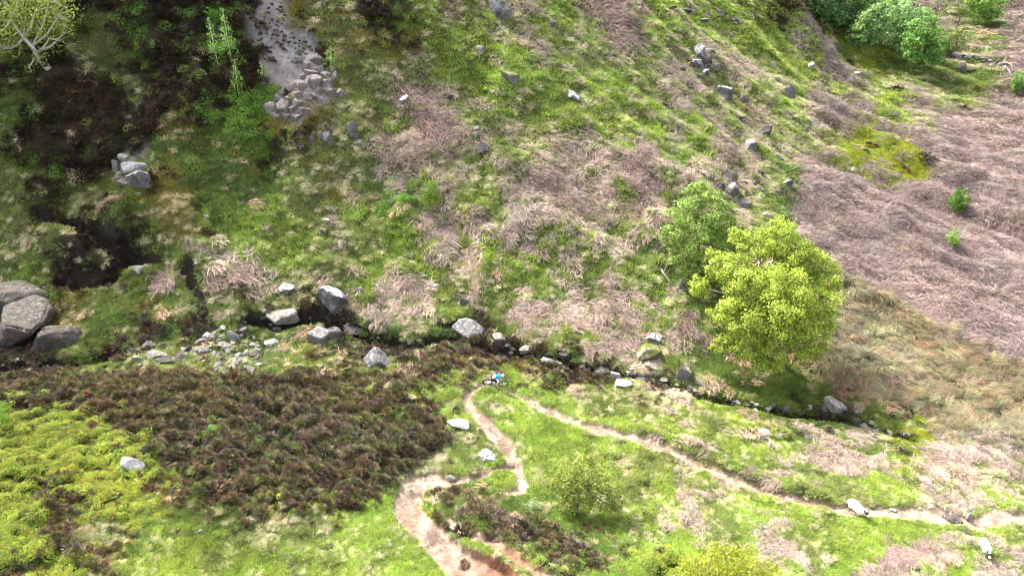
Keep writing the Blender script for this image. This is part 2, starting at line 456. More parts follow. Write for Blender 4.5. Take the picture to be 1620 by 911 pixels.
def plain(name, col, rough=0.6, spec=0.2, metal=0.0, var=0.15, scale=8):
    m, t, b = mat(name)
    c = mixc(t, 1.0, tuple(col), ramp(t, noise_tex(t, scale, 4, .6), .3, .7, (1 - var,) * 3 + (1,), (1 + var,) * 3 + (1,)), 'MULTIPLY')
    t.links.new(c, b.inputs["Base Color"])
    b.inputs["Roughness"].default_value = rough; b.inputs["Specular IOR Level"].default_value = spec; b.inputs["Metallic"].default_value = metal
    return m

M_GROUND = ground_material("turf_and_soil")
M_TRAIL = ground_material("trampled_dirt", .95, .5)
M_VEG = veg_material("living_blades", .3)
M_DRY = veg_material("dry_stems", .12)
M_LEAF = veg_material("tree_leaves", .35, inst=False)
ROCKM = {
    'grey': rock_material("grey_gritstone", (.15, .143, .14), (.075, .07, .067), (.34, .34, .33), .4),
    'pale': rock_material("pale_gritstone", (.195, .178, .152), (.115, .104, .088), (.33, .32, .30), .4),
    'white': rock_material("bleached_stone", (.27, .26, .25), (.16, .155, .145), (.40, .395, .385), .45),
    'dark': rock_material("dark_wet_stone", (.075, .07, .068), (.035, .032, .03), (.32, .32, .31), .25),
    'brown': rock_material("brown_gritstone", (.078, .068, .057), (.04, .034, .028), (.24, .23, .21), .3),
    'lichen': rock_material("lichen_covered_stone", (.13, .122, .126), (.06, .057, .058), (.43, .43, .42), .7),
    'moss': rock_material("moss_topped_stone", (.17, .16, .15), (.08, .075, .07), (.38, .38, .36), .4, .62),
}
M_BARK = plain("grey_bark", (.16, .13, .11), .9, .1, var=.35, scale=6)
M_PALEBARK = plain("pale_bark", (.46, .42, .38), .85, .1, var=.25, scale=5)

# ------------------------------------------------------------------ mesh helpers
def mk_mesh(name, V, F, mats=(), tint=None, smooth_=False, mi=None):
    V = np.asarray(V, float); F = np.asarray(F, int)
    me = bpy.data.meshes.new(name)
    k = F.shape[1]
    me.vertices.add(len(V)); me.vertices.foreach_set("co", V.ravel())
    me.loops.add(F.size); me.loops.foreach_set("vertex_index", F.ravel())
    me.polygons.add(len(F))
    me.polygons.foreach_set("loop_start", np.arange(0, F.size, k)); me.polygons.foreach_set("loop_total", np.full(len(F), k))
    if mi is not None:
        me.polygons.foreach_set("material_index", np.asarray(mi, int))
    for m in mats:
        me.materials.append(m)
    me.update(calc_edges=True)
    me.polygons.foreach_set("use_smooth", np.full(len(F), bool(smooth_)))
    if tint is not None:
        a = me.color_attributes.new("tint", 'FLOAT_COLOR', 'POINT')
        T4 = np.ones((len(V), 4)); T4[:, :3] = tint
        a.data.foreach_set("color", T4.ravel())
    me.validate()
    return me

def link(name, me, parent=None):
    o = bpy.data.objects.new(name, me); COL.objects.link(o)
    if parent is not None:
        o.parent = parent
    return o

def tag(o, label=None, cat=None, group=None, kind=None):
    for k, v in (("label", label), ("category", cat), ("group", group), ("kind", kind)):
        if v:
            o[k] = v
    return o

def thing(name, loc, label, cat, group=None, rot=(0, 0, 0)):
    o = bpy.data.objects.new(name, None); COL.objects.link(o)
    o.location = loc; o.rotation_euler = rot; o.empty_display_size = 0.3
    return tag(o, label, cat, group)

class Acc:
    """collects quads"""
    def __init__(s): s.v = []; s.f = []; s.t = []; s.n = 0
    def add(s, V, F, T):
        V = np.asarray(V, float); F = np.asarray(F, int)
        s.v.append(V); s.f.append(F + s.n); T = np.asarray(T, float)
        s.t.append(np.broadcast_to(T, (len(V), 3))); s.n += len(V)
    def mesh(s, name, mats, smooth_=False):
        return mk_mesh(name, np.concatenate(s.v), np.concatenate(s.f), mats, np.concatenate(s.t), smooth_)

def tube(acc, pts, radii, tint=(1, 1, 1), sides=6):
    pts = [Vector(p) for p in pts]
    V = []; F = []
    for i, p in enumerate(pts):
        d = (pts[min(i + 1, len(pts) - 1)] - pts[max(i - 1, 0)]).normalized()
        a = d.cross(Vector((0.31, 0.77, 0.2)));  a = a if a.length > 1e-3 else d.cross(Vector((1, 0, 0)))
        a.normalize(); b = d.cross(a)
        for k in range(sides):
            an = 2 * math.pi * k / sides
            V.append(p + (a * math.cos(an) + b * math.sin(an)) * radii[i])
    for i in range(len(pts) - 1):
        for k in range(sides):
            k2 = (k + 1) % sides
            F.append((i * sides + k, i * sides + k2, (i + 1) * sides + k2, (i + 1) * sides + k))
    # caps as a centre-point fan folded into quads
    for ring, flip in ((0, True), (len(pts) - 1, False)):
        base = ring * sides
        for k in range(0, sides - 2, 2):
            q = (base, base + k + 1, base + k + 2, base + min(k + 3, sides - 1))
            if len(set(q)) == 4:
                F.append(q[::-1] if flip else q)
    acc.add([tuple(v) for v in V], F, tint)

def strips(n, base, dirs, length, width, arc, droop, segs, tint, rng, tipw=0.25, up=None):
    """n curved ribbons. base (n,3), dirs (n,2) horizontal heading, arc: initial rise (radians), droop: bend per unit."""
    L = length; ang = arc.copy(); pos = base.copy()
    side = np.stack([-dirs[:, 1], dirs[:, 0], np.zeros(n)], 1)
    tw = rng.normal(0, 0.5, n)
    side = side * np.cos(tw)[:, None] + np.array([0, 0, 1.0]) * np.sin(tw)[:, None]
    rows = []; tr = []
    for s in range(segs + 1):
        w = width * (1 - (1 - tipw) * s / segs)
        rows.append(pos - side * w[:, None] / 2); rows.append(pos + side * w[:, None] / 2)
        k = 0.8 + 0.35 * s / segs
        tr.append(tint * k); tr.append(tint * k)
        st = L / segs
        pos = pos + np.stack([dirs[:, 0] * np.cos(ang) * st, dirs[:, 1] * np.cos(ang) * st, np.sin(ang) * st], 1)
        ang = ang - droop / segs
    nr = len(rows)
    V = np.stack(rows, 1).reshape(-1, 3); T = np.stack(tr, 1).reshape(-1, 3)
    F = []
    idx = np.arange(n) * nr
    for s in range(segs):
        F.append(np.stack([idx + 2 * s, idx + 2 * s + 1, idx + 2 * s + 3, idx + 2 * s + 2], 1))
    return V, np.concatenate(F), T

def disc(n, r, rng):
    a = rng.uniform(0, 2 * math.pi, n); q = r * np.sqrt(rng.uniform(0, 1, n))
    return np.stack([q * np.cos(a), q * np.sin(a), np.zeros(n)], 1)

def heads(n, rng, mean=None, spread=None):
    a = rng.uniform(0, 2 * math.pi, n) if mean is None else rng.normal(mean, spread, n)
    return np.stack([np.cos(a), np.sin(a)], 1)

def tintv(n, rng, lo=.7, hi=1.3, hue=.08):
    k = rng.uniform(lo, hi, n)[:, None]
    return k * (1 + rng.uniform(-hue, hue, (n, 3)))

def patch_grass(seed):
    r = np.random.default_rng(seed); n = 60
    b = disc(n, .34, r); b[:, 2] = -.04
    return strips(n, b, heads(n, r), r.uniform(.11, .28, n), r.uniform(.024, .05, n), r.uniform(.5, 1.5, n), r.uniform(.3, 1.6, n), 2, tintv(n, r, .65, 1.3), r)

def patch_straw(seed):
    r = np.random.default_rng(seed); n = 72
    b = disc(n, .24, r); b[:, 2] = -.04
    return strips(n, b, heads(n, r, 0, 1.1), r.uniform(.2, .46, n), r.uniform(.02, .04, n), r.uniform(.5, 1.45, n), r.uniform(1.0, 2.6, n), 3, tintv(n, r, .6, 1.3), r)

def patch_flow(seed):
    r = np.random.default_rng(seed); n = 80
    b = disc(n, .26, r); b[:, 2] = -.04
    return strips(n, b, heads(n, r, 0, .75), r.uniform(.5, 1.05, n), r.uniform(.022, .045, n), r.uniform(.5, 1.5, n), r.uniform(1.4, 2.9, n), 3, tintv(n, r, .6, 1.3), r)

def patch_bracken_fine(seed):
    r = np.random.default_rng(seed); n = 48
    b = disc(n, .52, r); b[:, 2] = r.uniform(-.03, .12, n)
    return strips(n, b, heads(n, r, 0, .75), r.uniform(.2, .5, n), r.uniform(.014, .032, n), r.uniform(.1, .9, n), r.uniform(.5, 1.9, n), 2, tintv(n, r, .3, 1.7), r, .5)

def patch_bracken(seed):
    r = np.random.default_rng(seed); n = 44
    b = disc(n, .5, r); b[:, 2] = r.uniform(-.03, .16, n)
    d = heads(n, r, 0, .6)
    V, F, T = strips(n, b, d, r.uniform(.25, .7, n), r.uniform(.022, .046, n), r.uniform(.05, .7, n), r.uniform(.5, 1.7, n), 3, tintv(n, r, .35, 1.75), r, .5)
    n2 = 40
    b2 = disc(n2, .55, r); b2[:, 2] = r.uniform(0, .16, n2)
    V2, F2, T2 = strips(n2, b2, heads(n2, r), r.uniform(.1, .28, n2), r.uniform(.03, .06, n2), r.uniform(-.2, .7, n2), r.uniform(0, 1.4, n2), 1, tintv(n2, r, .4, 1.2), r, .4)
    return np.concatenate([V, V2]), np.concatenate([F, F2 + len(V)]), np.concatenate([T, T2])

def leaves_quads(C, nrm, size, tint, rng):
    n = len(C)
    nrm = nrm / (np.linalg.norm(nrm, axis=1, keepdims=True) + 1e-9)
    a = np.cross(nrm, rng.normal(0, 1, (n, 3))); a /= np.linalg.norm(a, axis=1, keepdims=True) + 1e-9
    b = np.cross(nrm, a)
    s = np.broadcast_to(size, (n,))[:, None]
    V = np.stack([C - a * s * .5, C + b * s * .36 + nrm * s * .08, C + a * s * .5, C - b * s * .36 + nrm * s * .08], 1).reshape(-1, 3)
    F = np.arange(4 * n).reshape(n, 4)
    return V, F, np.repeat(tint, 4, axis=0)

def patch_dome(seed, n, rad, hgt, size, jag, lo, hi, upmix=.5, hue=.12):
    r = np.random.default_rng(seed)
    d = r.normal(0, 1, (n, 3)); d[:, 2] = np.abs(d[:, 2]) * .9 + .05
    d /= np.linalg.norm(d, axis=1, keepdims=True)
    k = 1 - jag * r.uniform(0, 1, n) ** 1.5
    lump = 1 + .22 * np.sin(d[:, 0] * 5 + seed) * np.sin(d[:, 1] * 6 + seed * 2)
    C = d * np.array([rad, rad, hgt]) * (k * lump)[:, None]
    nr = d * (1 - upmix) + np.array([0, 0, upmix]) + r.normal(0, .45, (n, 3))
    return leaves_quads(C, nr, r.uniform(.65, 1.35, n) * size, tintv(n, r, lo, hi, hue), r)

def patch_heather(seed):
    r = np.random.default_rng(seed)
    n = 150
    d = r.normal(0, 1, (n, 3)); d[:, 2] = np.abs(d[:, 2]) + .12
    d /= np.linalg.norm(d, axis=1, keepdims=True)
    lump = 1 + .25 * np.sin(d[:, 0] * 5 + seed) * np.sin(d[:, 1] * 6 + seed * 2)
    C = d * np.array([.40, .40, .34]) * (lump * (1 - .35 * r.uniform(0, 1, n)))[:, None]
    hd = d[:, :2] + r.normal(0, .35, (n, 2)); hd /= np.linalg.norm(hd, axis=1, keepdims=True) + 1e-9
    V, F, T = strips(n, C - d * .05, hd, r.uniform(.09, .19, n), r.uniform(.03, .06, n), np.arcsin(np.clip(d[:, 2] * .8 + .15, -1, 1)), r.uniform(-.2, .7, n), 1, tintv(n, r, .5, 1.6, .18), r, .6)
    return V, F, T

def variants(name, fn, count, m):
    return [mk_mesh(name, *fn(100 * count + 7 * k + len(name))[:2], [m], fn(100 * count + 7 * k + len(name))[2]) for k in range(count)]

# ------------------------------------------------------------------ the setting: ground, trail, stream water
cls_g, _, _ = cover(GX.ravel(), GY.ravel())
colg = SOILA[cls_g].reshape(NL, NT, 3)
kmot = (1 + .55 * fbm(GX / .9, GY / .9, 71, 4))[..., None] * (1 + .25 * fbm(GX / 2.5, GY / 2.5, 73, 3)[..., None] * np.array([1, .6, .3]))
colg = np.where((cls_g.reshape(NL, NT) == CLS.index('k'))[..., None], colg * kmot, colg)
# soften class borders a little
for _ in range(2):
    colg = (colg + np.roll(colg, 1, 0) + np.roll(colg, -1, 0) + np.roll(colg, 1, 1) + np.roll(colg, -1, 1)) / 5
gd = np.stack([np.gradient(GZ, axis=0) / np.gradient(GY, axis=0)], -1)[..., 0]
slope_all = np.hypot(gd, ZN)
peat_shade = smooth(.62, .2, SMASK)[..., None]  # bare peat plus undercut bank shade, put into the ground colour
colg = colg * (1 - peat_shade) + np.array([.022, .018, .013]) * peat_shade
DIRT = np.array([.26, .20, .155]); RED = np.array([.20, .095, .062])
kk = fbm(GX / 0.7, GY / 0.7, 55, 4)[..., None]; k2 = fbm(GX / 2.4, GY / 2.4, 58, 3)[..., None]
dirt = DIRT * (1 + .45 * kk) * (1 + np.clip(k2, -1, 0) * np.array([.35, .45, .5]))
pr = hit(800, 893, GZ0)[0]
redm = np.exp(-(((GX - pr[0]) / 2.3) ** 2 + ((GY - pr[1]) / 1.5) ** 2))[..., None]
bank = (smooth(-.02, .12, PD) * smooth(.4, .1, PD))[..., None] * redm
rut = smooth(.55, .8, vnoise(GX / .35 + 3 * vn1, GY / 1.3, 61)) * smooth(0, -.12, PD)
dirt = dirt * (1 - .38 * rut[..., None]) * (1 + .35 * smooth(.72, .9, vnoise(GX / .16, GY / .16, 63))[..., None])
edge = smooth(.22, -.05, PD)[..., None]
colg = colg * (1 - edge) + dirt * edge
colg = colg * (1 - np.clip(redm * edge * .9 + bank, 0, 1)) + RED * np.clip(redm * edge * .9 + bank, 0, 1)
idx = np.arange(NL * NT).reshape(NL, NT)
F = np.stack([idx[:-1, :-1], idx[:-1, 1:], idx[1:, 1:], idx[1:, :-1]], -1).reshape(-1, 4)
pdf = (PD[:-1, :-1] + PD[1:, 1:]).ravel() / 2
ispath = pdf < 0.03
VG = np.stack([GX, GY, GZ], -1).reshape(-1, 3)
def sub(name, mask, m):
    Fm = F[mask]; used, inv = np.unique(Fm, return_inverse=True)
    me = mk_mesh(name, VG[used], inv.reshape(-1, 4), [m], None, True)
    a = me.color_attributes.new("col", 'FLOAT_COLOR', 'POINT')
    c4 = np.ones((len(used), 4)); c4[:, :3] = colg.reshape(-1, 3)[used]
    a.data.foreach_set("color", c4.ravel())
    return tag(link(name, me), kind='structure')
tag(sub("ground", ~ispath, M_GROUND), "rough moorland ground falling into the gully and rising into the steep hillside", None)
tag(sub("path", ispath, M_TRAIL), "worn pale dirt trail looping down the near bank", None)

mw, tw_, bw = mat("peaty_stream_water")
bw.inputs["Base Color"].default_value = (.045, .04, .038, 1); bw.inputs["Roughness"].default_value = .08; bw.inputs["Specular IOR Level"].default_value = .5
bpw = N(tw_, "ShaderNodeBump"); bpw.inputs["Strength"].default_value = .25; bpw.inputs["Distance"].default_value = .03
tw_.links.new(noise_tex(tw_, 5, 3), bpw.inputs["Height"]); tw_.links.new(bpw.outputs[0], bw.inputs["Normal"])
def water(xy, hw, dep):
    V = []; F_ = []
    m = []
    for k in range(len(xy) - 1):
        for s in np.linspace(0, 1, 6, endpoint=False):
            m.append((*(xy[k] * (1 - s) + xy[k + 1] * s), hw[k] * (1 - s) + hw[k + 1] * s))
    m.append((*xy[-1], hw[-1])); m = np.array(m)
    zz = np.array([hz(a[0], a[1]) for a in m]) + .10
    for k in range(3):
        zz = np.convolve(np.pad(zz, 3, 'edge'), np.ones(7) / 7, 'valid')
    for k in range(len(m)):
        d = m[min(k + 1, len(m) - 1), :2] - m[max(k - 1, 0), :2]; d /= np.linalg.norm(d) + 1e-9
        nx, ny = -d[1], d[0]
        for s in (-1, 0, 1):
            V.append((m[k, 0] + nx * s * (m[k, 2] + .15), m[k, 1] + ny * s * (m[k, 2] + .15), zz[k]))
    for k in range(len(m) - 1):
        for j in (0, 1):
            F_.append((3 * k + j, 3 * k + j + 1, 3 * k + j + 4, 3 * k + j + 3))
    return V, F_
aw = Acc()
for i in (0, 1, 3):
    V, F_ = water(*stream_w[i][0], stream_w[i][1]); aw.add(V, F_, (1, 1, 1))
tag(link("stream_water", aw.mesh("stream_water", [mw])), "narrow dark peaty stream at the bottom of the gully", None, None, 'structure')

# ------------------------------------------------------------------ ground cover plants nobody could count: geometry-node masses
def scatter(name, meshes, pos, rot, scl, col, label, cat):
    srcs = []
    for me in meshes:
        o = bpy.data.objects.new(me.name + "_source", me); srcs.append(o)
    n_ = len(pos)
    me = bpy.data.meshes.new(name); me.vertices.add(n_); me.vertices.foreach_set("co", np.asarray(pos, float).ravel())
    for an, typ, arr, key in (("rot", 'FLOAT_VECTOR', rot, "vector"), ("scl", 'FLOAT_VECTOR', scl, "vector"), ("idx", 'INT', RNG.integers(0, len(meshes), n_), "value")):
        a = me.attributes.new(an, typ, 'POINT'); a.data.foreach_set(key, np.ascontiguousarray(arr).ravel())
    a = me.attributes.new("col", 'FLOAT_COLOR', 'POINT'); c4 = np.ones((n_, 4)); c4[:, :3] = col; a.data.foreach_set("color", c4.ravel())
    for m in meshes[0].materials:
        me.materials.append(m)
    o = link(name, me)
    g = bpy.data.node_groups.new(name + "_nodes", 'GeometryNodeTree')
    g.interface.new_socket("Geometry", in_out='INPUT', socket_type='NodeSocketGeometry')
    g.interface.new_socket("Geometry", in_out='OUTPUT', socket_type='NodeSocketGeometry')
    gi = g.nodes.new("NodeGroupInput"); go = g.nodes.new("NodeGroupOutput")
    ip = g.nodes.new("GeometryNodeInstanceOnPoints"); jn = g.nodes.new("GeometryNodeJoinGeometry")
    for s_ in srcs:
        oi = g.nodes.new("GeometryNodeObjectInfo"); oi.inputs["Object"].default_value = s_
        ti = g.nodes.new("GeometryNodeGeometryToInstance")
        g.links.new(oi.outputs["Geometry"], ti.inputs[0]); g.links.new(ti.outputs[0], jn.inputs[0])
    g.links.new(gi.outputs[0], ip.inputs["Points"]); g.links.new(jn.outputs[0], ip.inputs["Instance"])
    ip.inputs["Pick Instance"].default_value = True
    for an, typ, sock in (("rot", 'FLOAT_VECTOR', "Rotation"), ("scl", 'FLOAT_VECTOR', "Scale"), ("idx", 'INT', "Instance Index")):
        na = g.nodes.new("GeometryNodeInputNamedAttribute"); na.data_type = typ; na.inputs[0].default_value = an
        g.links.new(na.outputs[0], ip.inputs[sock])
    g.links.new(ip.outputs[0], go.inputs[0])
    md = o.modifiers.new("scatter", 'NODES'); md.node_group = g
    return tag(o, label, cat, None, 'stuff')

def frames(nz, xd):
    """Euler angles of frames with z = nz and x as near xd as can be"""
    z = nz / np.linalg.norm(nz, axis=1, keepdims=True)
    x = xd - (xd * z).sum(1, keepdims=True) * z; x /= np.linalg.norm(x, axis=1, keepdims=True) + 1e-9
    y = np.cross(z, x)
    return np.stack([np.arctan2(y[:, 2], z[:, 2]), np.arcsin(np.clip(-x[:, 2], -1, 1)), np.arctan2(x[:, 1], x[:, 0])], 1)

# jittered grid, spacing grows with distance
def field(spacing, ymin=15.0, ymax=250.0, tmax=1.02):
    sp = spacing / 45.0
    lY = np.arange(math.log(ymin), math.log(ymax), sp)
    nt = int(2 * tmax * (0.8 * 45 + 10) / spacing)
    T_, L_ = np.meshgrid(np.linspace(-tmax, tmax, nt), lY)
    T_ = T_ + RNG.uniform(-.5, .5, T_.shape) * (2 * tmax / nt); L_ = L_ + RNG.uniform(-.5, .5, L_.shape) * sp
    Y = np.exp(L_).ravel(); X = (T_.ravel()) * (0.8 * Y + 10)
    return X, Y

X, Y = field(0.27)
Z = hz(X, Y)
uu, vv = pix(X, Y, Z)
keep = (uu > -160) & (uu < 1780) & (vv > -140) & (vv < 1040)
pd_ = lookup(PD, X, Y); sm_ = lookup(SMASK, X, Y)
keep &= pd_ > 0.17 + RNG.uniform(-.06, .10, len(X))
X, Y, Z, sm_, pd_ = X[keep], Y[keep], Z[keep], sm_[keep], pd_[keep]
NP = len(X)
cls, cu, cv = cover(X, Y, jit=RNG.normal(0, 1, (NP, 2)))
NRM = normals(X, Y)
down = np.stack([NRM[:, 0], NRM[:, 1], np.zeros(NP)], 1)
down /= np.linalg.norm(down, axis=1, keepdims=True) + 1e-6
LOD = np.clip(Y / 45.0, .55, 4.5)           # bigger patches where they are far apart
nz1 = fbm(X / 1.5, Y / 1.5, 301, 3) * 1.25; nz2 = fbm(X / 5, Y / 5, 311, 3)
from math import erf
pick = np.clip(0.5 + 0.42 * nz1 + RNG.uniform(-.28, .28, NP), 0, .9999)
TYPES = ['grass', 'straw', 'bracken', 'heather', 'bilberry', 'moss', 'flow', 'none']
MIX = {'g': [('straw', .15), ('grass', .85)], 'G': [('straw', .15), ('grass', .70), ('bilberry', .08), ('bracken', .07)], 's': [('grass', .56), ('straw', .40), ('bracken', .04)],
       'm': [('grass', .56), ('straw', .24), ('bracken', .20)], 'c': [('grass', .30), ('straw', .14), ('bracken', .56)], 'b': [('straw', .12), ('bracken', .85), ('grass', .03)], 'r': [('bracken', .86), ('straw', .09), ('grass', .05)],
       't': [('grass', .14), ('flow', .74), ('bracken', .12)], 'h': [('bilberry', .10), ('heather', .83), ('grass', .04), ('straw', .03)],
       'H': [('bilberry', .34), ('heather', .46), ('straw', .12), ('grass', .08)], 'y': [('heather', .07), ('bilberry', .93)], 'f': [('bilberry', .86), ('grass', .14)],
       'd': [('grass', .30), ('heather', .35), ('none', .35)], 'k': [('grass', .04), ('none', .83), ('heather', .04), ('straw', .09)], 'o': [('straw', .30), ('moss', .50), ('heather', .2)], 'M': [('heather', .08), ('moss', .80), ('grass', .12)]}
typ = np.full(NP, 7)
for ci, c in enumerate(CLS):
    s_ = cls == ci
    acc_ = 0
    tv = np.full(s_.sum(), 7)
    pk = pick[s_]
    for nm, pr_ in MIX[c]:
        tv[(pk >= acc_) & (pk < acc_ + pr_)] = TYPES.index(nm); acc_ += pr_
    typ[s_] = tv
typ[(sm_ < 0.12 + .34 * smooth(-.3, .5, fbm(X / 2.5, Y / 2.5, 351, 3))) & (RNG.uniform(0, 1, NP) < .92)] = 7
br_ = (typ == 2) & (sm_ < .8); typ[br_] = 0
hol = (sm_ < .3) & (cu < 240) & (cv < 455) & (cv > 330); typ[hol & (RNG.uniform(0, 1, NP) < .6)] = 3
ll_ = (cu < 640) & (cv > 600) & (typ == 2); typ[ll_] = np.where(RNG.uniform(0, 1, ll_.sum()) < .6, 0, 1)
wet = smooth(.6, 0, sm_)
isc = lambda s: np.isin(cls, [CLS.index(c) for c in s])
thin = RNG.uniform(0, 1, NP)

def colour(base, var, hue, m, extra=None):
    k = (1 + var * (fbm(X[m] / 2.5, Y[m] / 2.5, 401, 3) + RNG.normal(0, .35, m.sum())))[:, None]
    c = np.array(base) * np.clip(k, .4, 1.9) * (1 + hue * RNG.normal(0, 1, (m.sum(), 3)))
    return np.clip(c, .004, .8)

def place(kind, meshes, m, base_fn, size, upmix, mat_label, cat, sink=0.0, jitter=.5, flat=None):
    n_ = int(m.sum())
    if n_ == 0: return
    nrm = NRM[m] * (1 - upmix) + np.array([0, 0, 1.0]) * upmix
    if jitter > 3:
        a = RNG.uniform(0, 2 * math.pi, n_); xd = np.stack([np.cos(a), np.sin(a), np.zeros(n_)], 1)
    else:
        a = fbm(X[m] / 3, Y[m] / 3, 501, 3) * 1.6 + RNG.normal(0, jitter, n_)
        d = down[m]; xd = np.stack([d[:, 0] * np.cos(a) - d[:, 1] * np.sin(a), d[:, 0] * np.sin(a) + d[:, 1] * np.cos(a), np.zeros(n_)], 1)
    rot = frames(nrm, xd)
    s = RNG.uniform(.75, 1.3, n_) * LOD[m] * size
    scl = np.stack([s, s, s * (1.0 if flat is None else flat) / np.clip(LOD[m], .8, 4) ** .35], 1)
    pos = np.stack([X[m], Y[m], Z[m] - sink], 1)
    scatter(kind, meshes, pos, rot, scl, base_fn(m), mat_label, cat)

def mixcol(m, table, var, hue):
    """base colour by cover class"""
    out = np.zeros((int(m.sum()), 3)); cm = cls[m]
    for ci, c in enumerate(CLS):
        s_ = cm == ci
        out[s_] = table.get(c, table['*'])
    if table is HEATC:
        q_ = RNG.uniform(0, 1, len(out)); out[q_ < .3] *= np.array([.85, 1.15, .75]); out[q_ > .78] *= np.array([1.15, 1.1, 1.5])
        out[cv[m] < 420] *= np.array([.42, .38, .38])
    k = 1 + var * (fbm(X[m] / 2.2, Y[m] / 2.2, 401, 3) * 1.3 + RNG.normal(0, .75, int(m.sum())))
    # slow drift between blue-green and yellow-green
    dr = (fbm(X[m] / 6, Y[m] / 6, 431, 3) * .35)[:, None] * np.array([1.0, .25, -.3])
    return np.clip(out * np.clip(k, .45, 1.8)[:, None] * (1 + dr * hue * 5) * (1 + hue * RNG.normal(0, 1, out.shape)), .004, .8)

GRASSC = {'c': (.20, .245, .065), 'g': (.25, .335, .055), 'G': (.12, .172, .034), 's': (.185, .23, .06), 'm': (.21, .27, .062), 'd': (.05, .085, .02), 't': (.13, .16, .05), '*': (.15, .21, .05)}
STRAWC = {'g': (.34, .36, .135), 'G': (.29, .26, .13), 's': (.36, .335, .185), 'm': (.37, .34, .195), 'c': (.38, .33, .2), 'b': (.46, .38, .27), 't': (.38, .31, .19), 'h': (.30, .24, .12), '*': (.40, .33, .18)}
BRACC = {'c': (.295, .226, .185), 'b': (.20, .15, .135), 'r': (.235, .165, .145), 'm': (.32, .24, .19), 's': (.44, .33, .24), 'G': (.36, .24, .16), 't': (.40, .29, .21), '*': (.42, .30, .24)}
HEATC = {'h': (.105, .078, .040), 'H': (.050, .035, .022), 'o': (.085, .06, .022), 'y': (.08, .055, .035), '*': (.06, .04, .028)}
BILBC = {'y': (.245, .295, .045), 'f': (.13, .24, .035), 'h': (.20, .27, .06), 'H': (.12, .19, .04), 'G': (.10, .16, .03), '*': (.16, .22, .04)}
MOSSC = {'M': (.21, .24, .018), 'o': (.19, .17, .035), '*': (.22, .24, .03)}
FLOWC = {'t': (.20, .17, .10), '*': (.20, .17, .10)}
VG_ = variants("grass_tuft", patch_grass, 5, M_VEG)
VS_ = variants("straw_tuft", patch_straw, 5, M_DRY)
VF_ = variants("flowing_tuft", patch_flow, 5, M_DRY)
VB_ = variants("bracken_litter", patch_bracken, 6, M_DRY)
VBF_ = variants("bracken_litter_fine", patch_bracken_fine, 6, M_DRY)
VH_ = variants("heather_clump", patch_heather, 5, M_DRY)
VY_ = variants("bilberry_clump", lambda s: patch_dome(s, 170, .40, .30, .085, .45, .55, 1.3), 5, M_VEG)
VM_ = variants("moss_cushion", lambda s: patch_dome(s, 130, .34, .13, .07, .3, .6, 1.3, .6), 4, M_VEG)
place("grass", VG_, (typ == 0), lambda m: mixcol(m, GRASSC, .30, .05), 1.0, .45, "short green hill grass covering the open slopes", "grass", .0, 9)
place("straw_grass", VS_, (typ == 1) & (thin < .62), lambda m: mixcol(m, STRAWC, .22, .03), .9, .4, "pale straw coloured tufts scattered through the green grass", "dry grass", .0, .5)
place("dead_bracken", VB_, (typ == 2) & (thin < .62) & (LOD < 1.3), lambda m: mixcol(m, BRACC, .26, .03), .95, .1, "flattened pinkish brown dead bracken fronds lying over the slope", "bracken", .0, .55)
place("dead_bracken", VBF_, (typ == 2) & (thin < .8) & (LOD >= 1.3), lambda m: mixcol(m, BRACC, .26, .03), .95, .1, "fine mauve brown matted dead bracken on the farther slopes", "bracken", .0, .55)
place("tussock_grass", VF_, (typ == 6) & (thin < .5), lambda m: mixcol(m, FLOWC, .42, .09), 1.05, .25, "long beige grass combed downhill below the bracken", "tussock grass", .0, .3)
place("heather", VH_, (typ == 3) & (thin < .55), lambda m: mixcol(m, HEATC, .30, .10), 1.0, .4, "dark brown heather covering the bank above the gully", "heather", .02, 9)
place("bilberry", VY_, (typ == 4) & (thin < .60), lambda m: mixcol(m, BILBC, .25, .08), .95, .4, "leafy yellow green bilberry among the heather", "bilberry", .03, 9)
place("moss", VM_, (typ == 5) & (thin < .75), lambda m: mixcol(m, MOSSC, .25, .08), 1.0, .2, "bright yellow green moss cushions", "moss", .02, 9)

